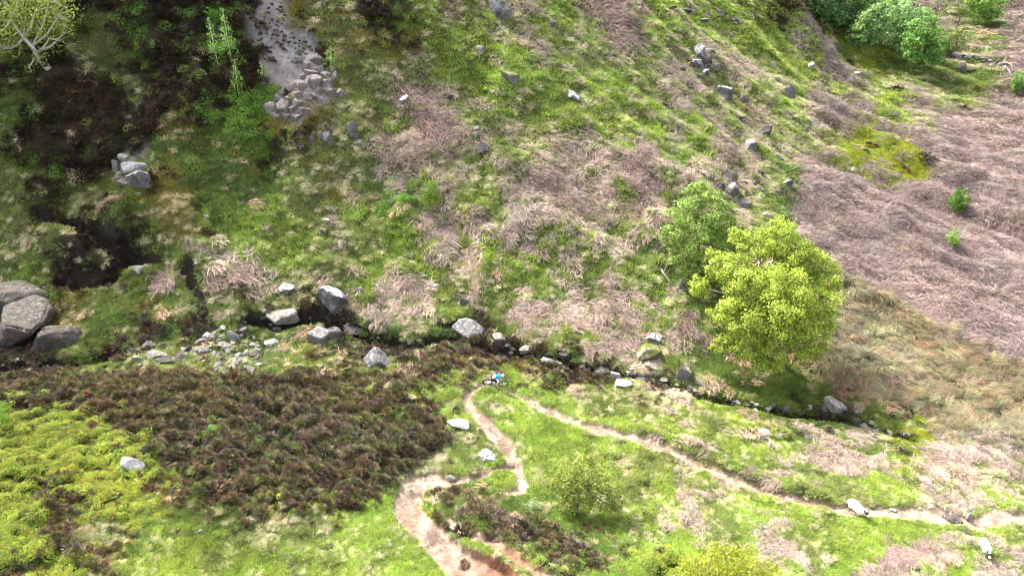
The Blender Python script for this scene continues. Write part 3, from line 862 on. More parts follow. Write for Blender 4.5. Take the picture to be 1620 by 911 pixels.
# ------------------------------------------------------------------ rocks: each one a thing of its own
def rock_mesh(seed, shape, sub=3):
    """a fractured block: planes cut from a cube, edges worn, faces roughened"""
    r = np.random.default_rng(seed)
    bm = bmesh.new(); bmesh.ops.create_cube(bm, size=2.6)
    rot = Matrix.Rotation(r.uniform(-.4, .4), 3, 'X') @ Matrix.Rotation(r.uniform(-.4, .4), 3, 'Y') @ Matrix.Rotation(r.uniform(0, 1.5), 3, 'Z')
    pl = []
    for ax in range(3):
        for sg in (-1, 1):
            nn = np.zeros(3); nn[ax] = sg
            pl.append((nn + r.normal(0, .16, 3), r.uniform(.72, 1.0)))
    for k in range({'block': 5, 'slab': 6, 'round': 20, 'tall': 7, 'wedge': 6}[shape]):
        pl.append((r.normal(0, 1, 3), r.uniform(.78, 1.12) if shape != 'round' else r.uniform(.84, 1.0)))
    if shape == 'wedge':
        pl.append((np.array([.7, -.3, .75]), .38)); pl.append((np.array([-.75, -.5, .5]), .6))
    for nn, d in pl:
        nn = rot @ Vector(nn).normalized()
        bmesh.ops.bisect_plane(bm, geom=bm.verts[:] + bm.edges[:] + bm.faces[:], plane_co=nn * d, plane_no=nn, clear_outer=True)
        ed = [e for e in bm.edges if e.is_boundary]
        if ed:
            bmesh.ops.holes_fill(bm, edges=ed, sides=0)
    bmesh.ops.remove_doubles(bm, verts=bm.verts[:], dist=.03)
    bmesh.ops.bevel(bm, geom=bm.edges[:], offset=.2 if shape != 'round' else .13, segments=2, affect='EDGES', clamp_overlap=True)
    bmesh.ops.triangulate(bm, faces=bm.faces[:])
    for q in range(max(0, sub - 2)):
        le = [e for e in bm.edges if e.calc_length() > .35 / (q + 1)]
        if le: bmesh.ops.subdivide_edges(bm, edges=le, cuts=1)
        bmesh.ops.triangulate(bm, faces=bm.faces[:])
    for q in range(1):
        bmesh.ops.smooth_vert(bm, verts=bm.verts[:], factor=.5, use_axis_x=True, use_axis_y=True, use_axis_z=True)
    bm.verts.index_update()
    V = np.array([v.co[:] for v in bm.verts]); Fq = np.array([[v.index for v in f.verts] for f in bm.faces]); bm.free()
    bumpy = fbm(V[:, 0] * 2.1 + seed, V[:, 1] * 2.1 + V[:, 2] * 1.7, seed, 3) * .12 + fbm(V[:, 0] * 6 + seed, V[:, 2] * 6 + V[:, 1] * 3, seed + 3, 2) * .03
    V = V * (1 + bumpy[:, None])
    V -= (V.max(0) + V.min(0)) / 2; V /= np.abs(V).max(0)
    return V, Fq

def rock(u, v, w, h, mt, shape, label, group=None, rz=None, tilt=0.0, name="boulder", sink=.25, seed=None, lift=0.0):
    seed = int(u * 3 + v * 7) if seed is None else seed
    r = random.Random(seed)
    p = P(u, v + h * .28)
    m = mpp(p)
    a = math.atan2(CAM_H - p.z, p.y)
    wx = w * m / 2
    dy = wx * {'slab': .75, 'round': .8, 'block': .7, 'tall': .8, 'wedge': .7}[shape]
    tot = h * m / 2
    hzt = max((tot - dy * math.sin(a) * .75) / math.cos(a), wx * .30)
    V, Fq = rock_mesh(seed, shape, 4 if w > 34 else (3 if w > 9 else 2))
    V = V * np.array([wx * 1.03, dy, hzt * 1.3])
    if tilt:
        c, s = math.cos(tilt), math.sin(tilt)
        V = V @ np.array([[c, 0, -s], [0, 1, 0], [s, 0, c]])
    if rz is None: rz = r.uniform(-.35, .35)
    c, s = math.cos(rz), math.sin(rz)
    V = V @ np.array([[c, s, 0], [-s, c, 0], [0, 0, 1]])
    me = mk_mesh(name, V, Fq, [ROCKM[mt]], None, w > 34)
    o = link(name, me); o.location = (p.x, p.y, p.z + hzt * .38 + lift)
    return tag(o, label, "boulder" if name == "boulder" else "stone", group)

ROCKS = [
    # the big boulders at the left end of the gully
    (24, 462, 86, 54, 'brown', 'round', "broad dark brown boulder with a pale broken facet, uppermost of the three left boulders", .1, 0),
    (40, 500, 104, 66, 'brown', 'wedge', "largest dark boulder at the left edge, leaning under the upper one", -.35, -.35),
    (93, 529, 62, 40, 'brown', 'block', "cracked brown boulder lowest of the three left boulders", .5, .2),
    # along the gully
    (447, 496, 52, 30, 'pale', 'slab', "pale flat oval boulder like a tabletop over the dark gully", 0, 0),
    (454, 454, 26, 17, 'lichen', 'round', "small white lichened boulder above the pale oval boulder", None, 0),
    (530, 469, 47, 46, 'lichen', 'block', "big cube shaped boulder with whitened top and dark purple face", .15, 0),
    (508, 528, 46, 30, 'grey', 'block', "grey block with a white stripe beside the pale oval boulder", .1, 0),
    (531, 526, 22, 24, 'grey', 'block', "narrow grey block against the striped block", -.3, 0),
    (563, 518, 34, 20, 'pale', 'wedge', "pale angular stone in the gully right of the striped block", .3, .1),
    (598, 566, 44, 38, 'grey', 'wedge', "pale topped boulder with dark face alone below the gully", .2, .15),
    (744, 513, 62, 40, 'grey', 'slab', "long grey slab lying diagonally across the gully", -.6, .3),
    (791, 533, 24, 19, 'pale', 'block', "squarish pale boulder just right of the diagonal slab", None, 0),
    (735, 477, 15, 15, 'brown', 'wedge', "small brown rock above the diagonal slab", None, 0),
    (761, 477, 9, 9, 'dark', 'round', "small dark stone above and right of the diagonal slab", None, 0),
    (832, 550, 15, 11, 'pale', 'slab', "small pale stone half in grass left of the stream pool", None, 0),
    (796, 563, 19, 9, 'grey', 'slab', "flat grey stone among the brown clumps above the cyclist", None, 0),
    (873, 569, 29, 15, 'pale', 'wedge', "pale pointed boulder at the left side of the stream pool", .1, .2),
    (893, 559, 16, 10, 'brown', 'slab', "brown stone overhanging the dark water behind the pool", None, 0),
    (953, 584, 23, 17, 'pale', 'round', "pale rounded boulder right of the stream pool", None, 0),
    (972, 580, 13, 11, 'brown', 'round', "brownish round stone touching the pale rounded boulder", None, 0),
    (973, 594, 12, 12, 'white', 'block', "white block below the pale rounded boulder", None, 0),
    (985, 604, 20, 11, 'white', 'slab', "white flat stone on the stream bank right of the white block", None, 0),
    (957, 573, 10, 9, 'dark', 'wedge', "dark wet stone in the stream behind the pale rounded boulder", None, 0),
    (1013, 598, 14, 8, 'grey', 'slab', "grey flat stone midstream between two heaps of stones", None, 0),
    (1031, 601, 16, 10, 'grey', 'block', "grey midstream block below the mossy boulder", None, 0),
    (1050, 600, 12, 9, 'pale', 'round', "pale pebble sized stone right of the midstream block", None, 0),
    (1030, 578, 16, 11, 'pale', 'wedge', "pale jagged stone on the far stream bank", None, 0),
    (1083, 588, 20, 26, 'moss', 'tall', "upright mossy boulder standing at the stream under the big tree", None, 0),
    (1093, 614, 13, 10, 'pale', 'wedge', "pale stone at the foot of the upright mossy boulder", None, 0),
    (1106, 605, 12, 9, 'grey', 'round', "grey stone right of the upright mossy boulder", None, 0),
    (1131, 623, 9, 8, 'pale', 'round', "lone pale stone in the stream below the big tree", None, 0),
    (862, 559, 13, 8, 'brown', 'slab', "low brown stone on the bank behind the pale pointed boulder", None, 0),
    (1036, 532, 27, 18, 'lichen', 'round', "grey white lichened boulder standing in the grass above the stream", None, 0),
    (1025, 552, 32, 20, 'moss', 'slab', "moss capped boulder just below the lichened boulder", .2, 0),
    (1078, 449, 11, 19, 'grey', 'tall', "small upright grey stone at the foot of the green tree", None, 0),
    (1320, 637, 38, 26, 'pale', 'slab', "long pale slab tilted over the dark gully on the right", -.45, .45),
    (1356, 651, 11, 9, 'grey', 'round', "grey stone right of the tilted pale slab", None, 0),
    (1244, 646, 9, 11, 'grey', 'tall', "thin grey stone in the dark gully left of the tilted slab", None, 0),
    (1211, 683, 21, 11, 'white', 'wedge', "whitish stone beside the mossy hummock", None, 0),
    (1206, 692, 18, 8, 'brown', 'slab', "flat brown stone under the whitish stone", None, 0),
    (1283, 693, 19, 10, 'brown', 'slab', "flat brownish slab in the grass right of the mossy hummock", None, 0),
    # beside the trail
    (726, 667, 36, 15, 'white', 'slab', "whitish rounded slab in the grass left of the upper trail bend", -.1, .1),
    (772, 719, 31, 15, 'lichen', 'slab', "speckled grey slab in the grass inside the trail bend", -.15, .05),
    (716, 752, 17, 9, 'white', 'wedge', "small white rock at the edge of the wide trail", None, 0),
    (210, 733, 30, 22, 'white', 'slab', "bright white slab set in the yellow green bilberry", .25, .35),
    (1506, 818, 23, 13, 'brown', 'round', "brown boulder in the trail near the right edge", None, 0),
    (1531, 818, 6, 13, 'white', 'tall', "thin white stone standing beside the brown trail boulder", None, 0),
    (1412, 805, 10, 7, 'white', 'round', "small white stone on the trail right of the sheep", None, 0),
    (1536, 805, 13, 7, 'grey', 'slab', "flat grey stone on the bank above the trail, far right", None, 0),
    (1101, 739, 5, 4, 'white', 'round', "tiny white stone in the middle of the trail", None, 0),
    (318, 840, 8, 8, 'pale', 'round', "small pale stone at the lower edge of the heather bank", None, 0),
    # boulder pile on the right flank
    (1107, 86, 22, 28, 'lichen', 'tall', "tall whitish boulder at the top of the rock pile", None, 0),
    (1122, 82, 16, 10, 'grey', 'slab', "flat grey boulder on the right of the rock pile top", None, 0),
    (1101, 103, 21, 18, 'lichen', 'round', "round pale boulder at the front of the rock pile", None, 0),
    (1118, 101, 14, 16, 'dark', 'block', "dark block in the heart of the rock pile", None, 0),
    (1132, 106, 15, 12, 'grey', 'round', "rounded grey boulder at the right end of the rock pile", None, 0),
    (1087, 96, 17, 10, 'dark', 'slab', "dark flat boulder at the left end of the rock pile", None, 0),
    (1104, 75, 14, 9, 'dark', 'wedge', "dark jagged rock capping the back of the rock pile", None, 0),
    (1103, 119, 20, 11, 'moss', 'slab', "yellow mossy rock at the bottom of the rock pile", None, 0),
    (1116, 118, 11, 15, 'lichen', 'tall', "narrow pale rock at the bottom of the rock pile", None, 0),
    (1127, 123, 13, 8, 'lichen', 'wedge', "small pale rock at the lower right of the rock pile", None, 0),
    (1080, 110, 13, 9, 'brown', 'round', "brown rock in dead bracken left of the rock pile", None, 0),
    (1143, 147, 29, 22, 'lichen', 'block', "speckled boulder with dark foot below the rock pile", None, 0),
    (1175, 159, 16, 17, 'grey', 'wedge', "grey pointed boulder above a cushion of moss", None, 0),
    (1166, 186, 18, 9, 'dark', 'slab', "dark low rock below the moss cushion", None, 0),
    (1150, 177, 14, 7, 'brown', 'slab', "brown low rock left of the dark low rock", None, 0),
    (1247, 146, 19, 18, 'grey', 'block', "isolated square boulder with pale top and black underside", None, 0),
    (1283, 104, 10, 10, 'white', 'round', "lone white boulder on the bright green slope", None, 0),
    (1355, 117, 12, 7, 'white', 'slab', "white boulder, upper of a pair on the green strip", None, 0),
    (1347, 125, 16, 11, 'pale', 'round', "pale boulder, lower of a pair on the green strip", None, 0),
    (1452, 142, 7, 6, 'white', 'round', "tiny white boulder on the far flat", None, 0),
    (1209, 208, 20, 20, 'dark', 'block', "dark square boulder at the upper edge of the bracken flat", None, 0),
    (1187, 230, 26, 23, 'grey', 'round', "blue grey rounded boulder below the dark square boulder", .3, .2),
    (1160, 231, 13, 9, 'dark', 'wedge', "small black rock standing in for the dark hole left of the blue grey boulder", None, 0),  # dark rock added where there is only a shaded hole
    (1201, 248, 17, 12, 'brown', 'wedge', "brownish rock under the blue grey boulder", None, 0),
    (1232, 250, 16, 12, 'grey', 'wedge', "grey rock right of the brownish rock", None, 0),
    (1155, 279, 21, 24, 'pale', 'tall', "pale standing boulder above the green tree", None, 0),
    (1159, 300, 23, 24, 'grey', 'round', "dark grey boulder in front of the pale standing boulder", None, 0),
    (1139, 297, 18, 16, 'brown', 'wedge', "brown leaning slab left of the pale standing boulder", None, .4),
    (1203, 297, 17, 12, 'lichen', 'wedge', "speckled stone in the gully right of the standing boulder", None, 0),
    (1245, 289, 15, 13, 'lichen', 'block', "whitish block at the corner of the bracken flat", None, 0),
    (1178, 321, 22, 14, 'grey', 'slab', "grey slab sloping toward the green tree", -.4, .4),
    (1218, 339, 27, 15, 'moss', 'slab', "moss covered stone beside the big tree top", None, 0),
    (1200, 272, 14, 10, 'brown', 'round', "brown stone in dead fronds in the side gully", None, 0),
    # scattered over the hillside
    (907, 152, 25, 14, 'lichen', 'wedge', "white topped rock jutting from the middle of the hillside", -.45, .3),
    (808, 120, 33, 17, 'moss', 'slab', "dark mossy slab jutting from the upper hillside", -.5, .35),
    (755, 206, 11, 14, 'pale', 'tall', "pale split rock, upper of the hillside outcrop pair", None, 0),
    (757, 216, 15, 9, 'dark', 'slab', "dark rock under the pale split rock", None, 0),
    (765, 234, 27, 18, 'dark', 'wedge', "black jagged rock lowest in the mid hillside outcrop", None, 0),
    (712, 153, 15, 10, 'dark', 'slab', "dark rock under an overhang of dead bracken", None, 0),
    (640, 159, 15, 17, 'lichen', 'tall', "speckled black and white rock at the edge of the bracken slope", None, 0),
    (631, 143, 12, 8, 'brown', 'slab', "brown rock just above the speckled black and white rock", None, 0),
    (787, 6, 42, 30, 'lichen', 'wedge', "pale streaked crag at the very top of the picture", -.6, .4),
    (797, 24, 14, 18, 'grey', 'tall', "grey tongue of rock below the streaked crag", None, .4),
    (658, 15, 8, 8, 'white', 'round', "white stone by the dark heather at the top edge", None, 0),
    (873, 37, 13, 11, 'grey', 'round', "round grey stone on the upper hillside", None, 0),
    (759, 77, 18, 11, 'pale', 'slab', "pale flat stone in bright grass on the upper hillside", -.5, .3),
    (560, 206, 17, 28, 'lichen', 'tall', "silvery layered rock standing in brown moss", None, 0),
    (567, 224, 16, 8, 'white', 'slab', "white stone at the foot of the silvery layered rock", None, 0),
    (519, 220, 15, 23, 'lichen', 'tall', "silvery upright rock, right one of a split pair", None, 0),
    (509, 219, 8, 20, 'grey', 'tall', "thin upright rock, left one of a split pair", None, 0),
    (495, 221, 11, 15, 'grey', 'tall', "small grey rock left of the split pair", None, 0),
    (478, 235, 8, 12, 'grey', 'tall', "smallest grey rock low on the left of the split pair", None, 0),
    (215, 263, 37, 18, 'white', 'slab', "white capped ledge at the top of the left outcrop", .05, .05),
    (221, 283, 34, 30, 'lichen', 'block', "grey layered block under the white capped ledge", .1, 0),
    (196, 249, 15, 12, 'white', 'block', "square white stone above the left outcrop", None, 0),
    (184, 263, 9, 17, 'pale', 'tall', "thin pale stone left of the white capped ledge", None, 0),
    (189, 275, 8, 7, 'white', 'round', "little white stone left of the layered block", None, 0),
    (186, 283, 9, 10, 'pale', 'round', "little pale stone below the little white one", None, 0),
    (197, 289, 16, 10, 'grey', 'slab', "grey stone at the lower left of the left outcrop", None, 0),
    (219, 306, 9, 5, 'white', 'slab', "white chip in the grass under the left outcrop", None, 0),
    (516, 347, 13, 7, 'white', 'slab', "white stone alone on the lower green hillside", None, 0),
    (328, 343, 6, 8, 'white', 'round', "white stone in a dark hollow on the left hillside", None, 0),
    (571, 458, 10, 9, 'grey', 'round', "small grey stone right of the cube shaped boulder", None, 0),
    (672, 437, 9, 8, 'pale', 'round', "small pale stone on the grass above the gully", None, 0),
    (683, 450, 19, 8, 'pale', 'slab', "flat sandy stone on the grass above the gully", None, 0),
    (1081, 17, 22, 7, 'dark', 'slab', "long dark slab near the top edge", None, 0),
    (1063, 13, 14, 7, 'brown', 'slab', "brown slab left of the long dark slab", None, 0),
    (1137, 20, 16, 10, 'pale', 'wedge', "pale rock with a dark stone at its side near the top", None, 0),
    (1146, 22, 9, 8, 'dark', 'round', "dark stone against the pale rock near the top", None, 0),
    (1110, 34, 20, 9, 'grey', 'slab', "grey rock poking out of bracken above the rock pile", None, 0),
    (1162, 31, 14, 8, 'dark', 'wedge', "dark rock right of the bracken covered rock near the top", None, 0),
    (1012, 9, 13, 8, 'brown', 'round', "brown rock at the top edge above the red bracken", None, 0),
    (1005, 154, 13, 9, 'dark', 'wedge', "dark rock in the grassy strip left of the boulder pile", None, .3),
    (1054, 74, 14, 10, 'dark', 'wedge', "dark rock in the hollow left of the rock pile top", None, 0),
    (1521, 106, 11, 11, 'grey', 'round', "rounded grey boulder fallen in front of the stone wall", None, 0),
    (1534, 111, 14, 8, 'brown', 'round', "brown boulder next to the one fallen from the wall", None, 0),
    (140, 425, 14, 6, 'dark', 'slab', "dark slab inside the black hollow on the left", None, 0),
    (218, 426, 24, 9, 'grey', 'slab', "flat grey slab right of the black hollow", None, 0),
    (430, 541, 21, 11, 'pale', 'round', "pale rounded stone at the right end of the rubble", None, 0),
    (352, 545, 20, 12, 'pale', 'slab', "biggest flat slab in the middle of the rubble", .3, .2),
    (371, 534, 19, 20, 'grey', 'wedge', "upright grey slab at the back of the rubble", None, 0),
    (248, 560, 28, 20, 'pale', 'slab', "large pale tilted slab at the left end of the rubble", .5, .35),
    (259, 569, 24, 13, 'brown', 'slab', "pinkish slab below the large pale tilted slab", .45, .3),
    (237, 545, 22, 9, 'brown', 'slab', "thin brown slab above the large pale tilted slab", .2, .1),
    (215, 555, 14, 14, 'grey', 'wedge', "grey stone left of the large pale tilted slab", None, 0),
    (218, 569, 15, 14, 'pale', 'slab', "pale slab lowest at the left end of the rubble", None, .3),
    (286, 566, 22, 15, 'brown', 'wedge', "dark reddish boulder in the left part of the rubble", None, 0),
    (393, 584, 19, 14, 'pale', 'wedge', "pale boulder at the lower right of the rubble", None, 0),
]
ROCKXY = []
for (u, v, w, h, mt, shp, lab, rz, tilt) in ROCKS:
    if 780 < u < 1140 and 545 < v < 626: w, h = w * 1.3, h * 1.3
    o = rock(u, v, w, h, mt, shp, lab, None, rz, tilt)
    ROCKXY.append((o.location.x, o.location.y, w * mpp(o.location) / 2))

def place_words(u, v, us, vs):
    a = (u - min(us)) / max(1, max(us) - min(us)); b_ = (v - min(vs)) / max(1, max(vs) - min(vs))
    return ("left end", "left middle", "centre", "right middle", "right end")[min(4, int(a * 5))], ("far row", "middle row", "near row")[min(2, int(b_ * 3))]
# rubble by the gully: small stones shared between a few meshes
RUB = []
for k in range(9):
    V, Fq = rock_mesh(900 + k, ['slab', 'wedge', 'block'][k % 3], 2)
    RUB.append((V, Fq))
rub_me = {}
def small_stone(p, size, mt, label, group, k):
    key = (k % 9, mt)
    if key not in rub_me:
        rub_me[key] = mk_mesh("stone", RUB[key[0]][0], RUB[key[0]][1], [ROCKM[mt]])
    o = link("stone", rub_me[key])
    r = random.Random(k * 13 + 5)
    o.location = p; o.scale = (size, size * r.uniform(.6, .9), size * r.uniform(.3, .6))
    o.rotation_euler = (r.uniform(-.5, .5), r.uniform(-.5, .5), r.uniform(0, 6.28))
    return tag(o, label, "stone", group)
r = random.Random(77)
k = 0
poly = [(285, 560), (300, 540), (340, 522), (375, 515), (400, 530), (412, 552), (408, 585), (400, 598), (370, 594), (340, 588), (310, 574)]
def inside(x, y, pl):
    c = False
    for i in range(len(pl)):
        (x1, y1), (x2, y2) = pl[i], pl[i - 1]
        if (y1 > y) != (y2 > y) and x < (x2 - x1) * (y - y1) / (y2 - y1) + x1: c = not c
    return c
pts = []
while len(pts) < 140:
    u, v = r.uniform(280, 415), r.uniform(512, 602)
    if inside(u, v, poly): pts.append((u, v, r.choice([3, 3.5, 4, 5, 6.5, 8])))
for _ in range(26): pts.append((r.uniform(205, 300), r.uniform(545, 580), r.uniform(2.5, 5)))
for _ in range(10): pts.append((r.uniform(410, 500), r.uniform(525, 600), r.uniform(2, 4)))
hh = hit([q[0] for q in pts], [q[1] for q in pts], GZ)
for (u, v, s), q in zip(pts, hh):
    k += 1
    q = Vector(q); sz = s * mpp(q)
    mt = r.choice(['pale', 'pale', 'grey', 'pale', 'brown', 'white'])
    a_, b_ = place_words(u, v, [q_[0] for q_ in pts], [q_[1] for q_ in pts])
    small_stone((q.x, q.y, q.z + sz * .18), sz, mt, f"{'tiny' if s < 3.6 else 'small' if s < 5.5 else 'larger'} {mt} angular stone in the gully rubble, {a_}, {b_.replace('row', 'side')}", "rubble stones beside the gully", k)
# stones in the stream
sp = []
for xy, n_ in ((STREAM[3][0], 80), (STREAM[0][0][1:], 14), (STREAM[1][0], 26)):
    for _ in range(n_):
        i = r.randrange(len(xy) - 1); f = r.random()
        sp.append((xy[i][0] * (1 - f) + xy[i + 1][0] * f + r.gauss(0, 9), xy[i][1] * (1 - f) + xy[i + 1][1] * f + r.gauss(2, 7), r.uniform(2, 6.5)))
hh = hit([q[0] for q in sp], [q[1] for q in sp], GZ)
for (u, v, s), q in zip(sp, hh):
    k += 1; q = Vector(q); sz = s * mpp(q)
    mt = r.choice(['grey', 'brown', 'dark', 'pale'])
    near_ = min(ROCKS, key=lambda q_: (q_[0] - u) ** 2 + (q_[1] - v) ** 2)
    small_stone((q.x, q.y, q.z + sz * .3), sz, mt, f"{'tiny' if s < 3 else 'small' if s < 4 else 'larger'} {mt} stone in the stream bed, {'left' if u < near_[0] else 'right'} of the " + " ".join(near_[6].replace(',', '').split()[:6]), "stones in the stream bed", k)
# pebbles on the worn trail
tp = []
for xy, n_ in ((TRAILS[1], 60), (TRAILS[0][14:30], 30), (TRAILS[0][1:8], 14)):
    for _ in range(n_):
        i = r.randrange(len(xy) - 1); f = r.random(); w = xy[i][2] * .42
        tp.append((xy[i][0] * (1 - f) + xy[i + 1][0] * f + r.uniform(-w, w), xy[i][1] * (1 - f) + xy[i + 1][1] * f + r.uniform(-w, w) * .5, r.uniform(.8, 2.2)))
hh = hit([q[0] for q in tp], [q[1] for q in tp], GZ)
pa = []; pf = []; nb = 0
for (u, v, s), q in zip(tp, hh):
    k += 1; sz = s * mpp(q); V, Fq = RUB[k % 9]
    c_, s_ = math.cos(k), math.sin(k)
    Vr = V @ np.array([[c_, s_, 0], [-s_, c_, 0], [0, 0, .5]]) * sz + np.array([q[0], q[1], q[2] + sz * .15])
    pa.append(Vr); pf.append(Fq + nb); nb += len(V)
tag(link("pebbles", mk_mesh("pebbles", np.concatenate(pa), np.concatenate(pf), [ROCKM['pale']])), "loose pale pebbles strewn over the worn trail", "pebbles", None, 'stuff')

sc_p, sc_f, nb = [], [], 0
rq = random.Random(12)
for _ in range(150):
    while True:
        u, v = rq.uniform(385, 560), rq.uniform(0, 190)
        if any(in_poly(np.array([u]), np.array([v]), OVER[i_][1])[0] for i_ in (6, 7)): break
    q = hit([u], [v], GZ)[0]; sz = rq.uniform(.8, 3.4) * mpp(q); V, Fq = RUB[rq.randrange(9)]
    a_ = rq.uniform(0, 6.28); c_, s_ = math.cos(a_), math.sin(a_)
    sc_p.append(V @ np.array([[c_, s_, 0], [-s_, c_, 0], [0, 0, .6]]) * sz + q + np.array([0, 0, sz * .1])); sc_f.append(Fq + nb); nb += len(V)
tag(link("scree", mk_mesh("scree", np.concatenate(sc_p), np.concatenate(sc_f), [ROCKM['brown']])), "small broken stones strewn over the bare grey slope and crag", "scree", None, 'stuff')

# layered crag high on the left: one outcrop, its fracture blocks are parts
cp = P(490, 135)
crag = thing("rock_outcrop", cp, "layered pinkish crag of stacked blocks under the bare grey slope", "rock outcrop")
CRAGB = [(475, 92, 15, 11), (463, 96, 13, 9), (484, 106, 12, 26), (499, 92, 28, 32), (493, 114, 22, 12), (498, 129, 22, 30), (503, 143, 16, 15), (515, 118, 20, 15), (517, 130, 18, 13), (520, 142, 22, 17),
         (529, 121, 11, 22), (441, 153, 13, 15), (447, 166, 22, 27), (429, 170, 20, 24), (464, 170, 16, 14), (470, 160, 17, 13), (462, 137, 15, 15), (450, 139, 10, 11), (481, 173, 18, 12), (487, 152, 13, 12),
         (536, 146, 18, 13), (510, 155, 20, 12), (437, 181, 18, 9), (471, 182, 20, 10), (454, 182, 17, 10), (505, 108, 16, 14), (478, 135, 14, 14), (512, 100, 12, 16), (480, 122, 14, 12), (470, 148, 15, 11), (497, 150, 15, 12), (458, 155, 14, 14)]
mcr = rock_material("crag_stone", (.20, .17, .155), (.10, .083, .074), (.38, .36, .34), .4)
for i, (u, v, w, h) in enumerate(CRAGB):
    p = P(u, v + h * .2); m = mpp(p)
    V, Fq = rock_mesh(1500 + i, 'block' if i % 3 else 'slab', 3)
    V = V * np.array([w * m * .54, w * m * .5, h * m * .55])
    o = link("block", mk_mesh("block", V, Fq, [mcr]), crag)
    o.location = p - cp + Vector((0, .02 + h * m * .08, -h * m * .08)); o.rotation_euler = (random.uniform(-.2, .2), random.uniform(-.2, .2), random.uniform(-.3, .3))

# ------------------------------------------------------------------ trees and shrubs
def on_plane(u, v, y):
    a, dy, dz = ray(u, v); s = y / dy
    return np.array([s * a, y, CAM_H + s * dz])

def tree(name, label, cat, base, blobs, nleaf, size, col, off, trunk=None, r0=.16, bark=None, group=None, density=1.0, hue=.08, nclump=11, tint=(.6, 1.3), fill=.25, core=True, branches=True, crownname="crown", spread=.18):
    """base: pixel of the foot; blobs: (u, v, r, depth) foliage masses measured in the survey picture; depth metres behind the foot"""
    b = P(*base) if not isinstance(base, Vector) else base
    rr = np.random.default_rng(int(base[0] * 7 + base[1]) if not isinstance(base, Vector) else int(b.x * 100 + 9999))
    root = thing(name, b, label, cat, group)
    B = []
    for q in blobs:
        u, v, rad = q[:3]; d = q[3] if len(q) > 3 else off(u, v)
        c = on_plane(u, v, b.y + d)
        B.append((c - np.array(b), rad / FPX * np.linalg.norm(c - np.array([0, 0, CAM_H]))))
    wsum = sum(x[1] ** 2 for x in B)
    Cs, Ns, Ts = [], [], []
    for c, rad in B:
        n_ = int(nleaf * rad * rad / wsum)
        nc = max(5, int(nclump * (rad / 1.0) ** .6))
        d = rr.normal(0, 1, (nc, 3)); d /= np.linalg.norm(d, axis=1, keepdims=True)
        cc = d * rad * rr.uniform(.62, 1.02, nc)[:, None]
        ct = rr.uniform(.82, 1.18, nc)
        w = rr.integers(0, nc, n_)
        g = rr.normal(0, 1, (n_, 3)) * rad * spread * np.array([1, 1, .7])
        p = cc[w] + g
        lo = rr.uniform(0, 1, n_) < fill
        dd = rr.normal(0, 1, (n_, 3)); dd /= np.linalg.norm(dd, axis=1, keepdims=True)
        p[lo] = (dd * rad * (rr.uniform(.1, 1, n_) ** .5)[:, None])[lo]
        pn = p / (np.linalg.norm(p, axis=1, keepdims=True) + 1e-6)
        Cs.append(p + c); gn = g / (np.linalg.norm(g, axis=1, keepdims=True) + 1e-6)
        Ns.append(pn * .35 + gn * .6 + np.array([0, 0, .35]) + rr.normal(0, .36, (n_, 3)))
        k = rr.uniform(tint[0], tint[1], n_) * ct[w]
        Ts.append(np.array(col) * k[:, None] * (1 + hue * rr.normal(0, 1, (n_, 3))))
    C = np.concatenate(Cs); Nn = np.concatenate(Ns); T = np.clip(np.concatenate(Ts), .003, .8)
    ok = C[:, 2] > -.3
    gz = hz(C[:, 0] + b.x, C[:, 1] + b.y) - b.z
    ok &= C[:, 2] > gz + .02
    C, Nn, T = C[ok], Nn[ok], T[ok]
    V, Fq, T4 = leaves_quads(C, Nn, rr.uniform(.65, 1.35, len(C)) * size, T, rr)
    link(crownname, mk_mesh(crownname, V, Fq, [M_LEAF], T4), root)
    # trunk, limbs
    cen = Vector(np.average([x[0] for x in B], axis=0, weights=[x[1] ** 2 for x in B]))
    ta = Acc()
    if trunk:
        path = [Vector((0, 0, -.15))] + [Vector(on_plane(u, v, b.y + d)) - b for (u, v, d) in trunk]
    else:
        path = [Vector((0, 0, -.2)), Vector((cen.x * .12, cen.y * .1, cen.z * .35)), Vector((cen.x * .5, cen.y * .5, cen.z * .75)), cen]
    nn = len(path)
    tube(ta, path, [r0 * (1 - .75 * i / (nn - 1)) for i in range(nn)], (1, 1, 1), 8)
    link("trunk", ta.mesh("trunk", [bark or M_BARK], True), root)
    if branches:
        ba = Acc()
        for c, rad in B:
            c = Vector(c)
            s_ = min(path[max(1, nn // 3):], key=lambda q_: (q_ - c).length + .6 * abs((q_ - c).x))
            mid = s_.lerp(c, .5) + Vector((0, 0, -.08 * (c - s_).length))
            tube(ba, [s_, mid, c], [r0 * .42, r0 * .28, r0 * .1], (1, 1, 1), 5)
            for q in range(4):
                dv = Vector(rr.normal(0, 1, 3)).normalized() * rad * .85
                tube(ba, [c.lerp(mid, .25), c + dv * .5, c + dv], [r0 * .13, r0 * .08, r0 * .03], (1, 1, 1), 4)
        link("branch", ba.mesh("branch", [bark or M_BARK], True), root)
    return root

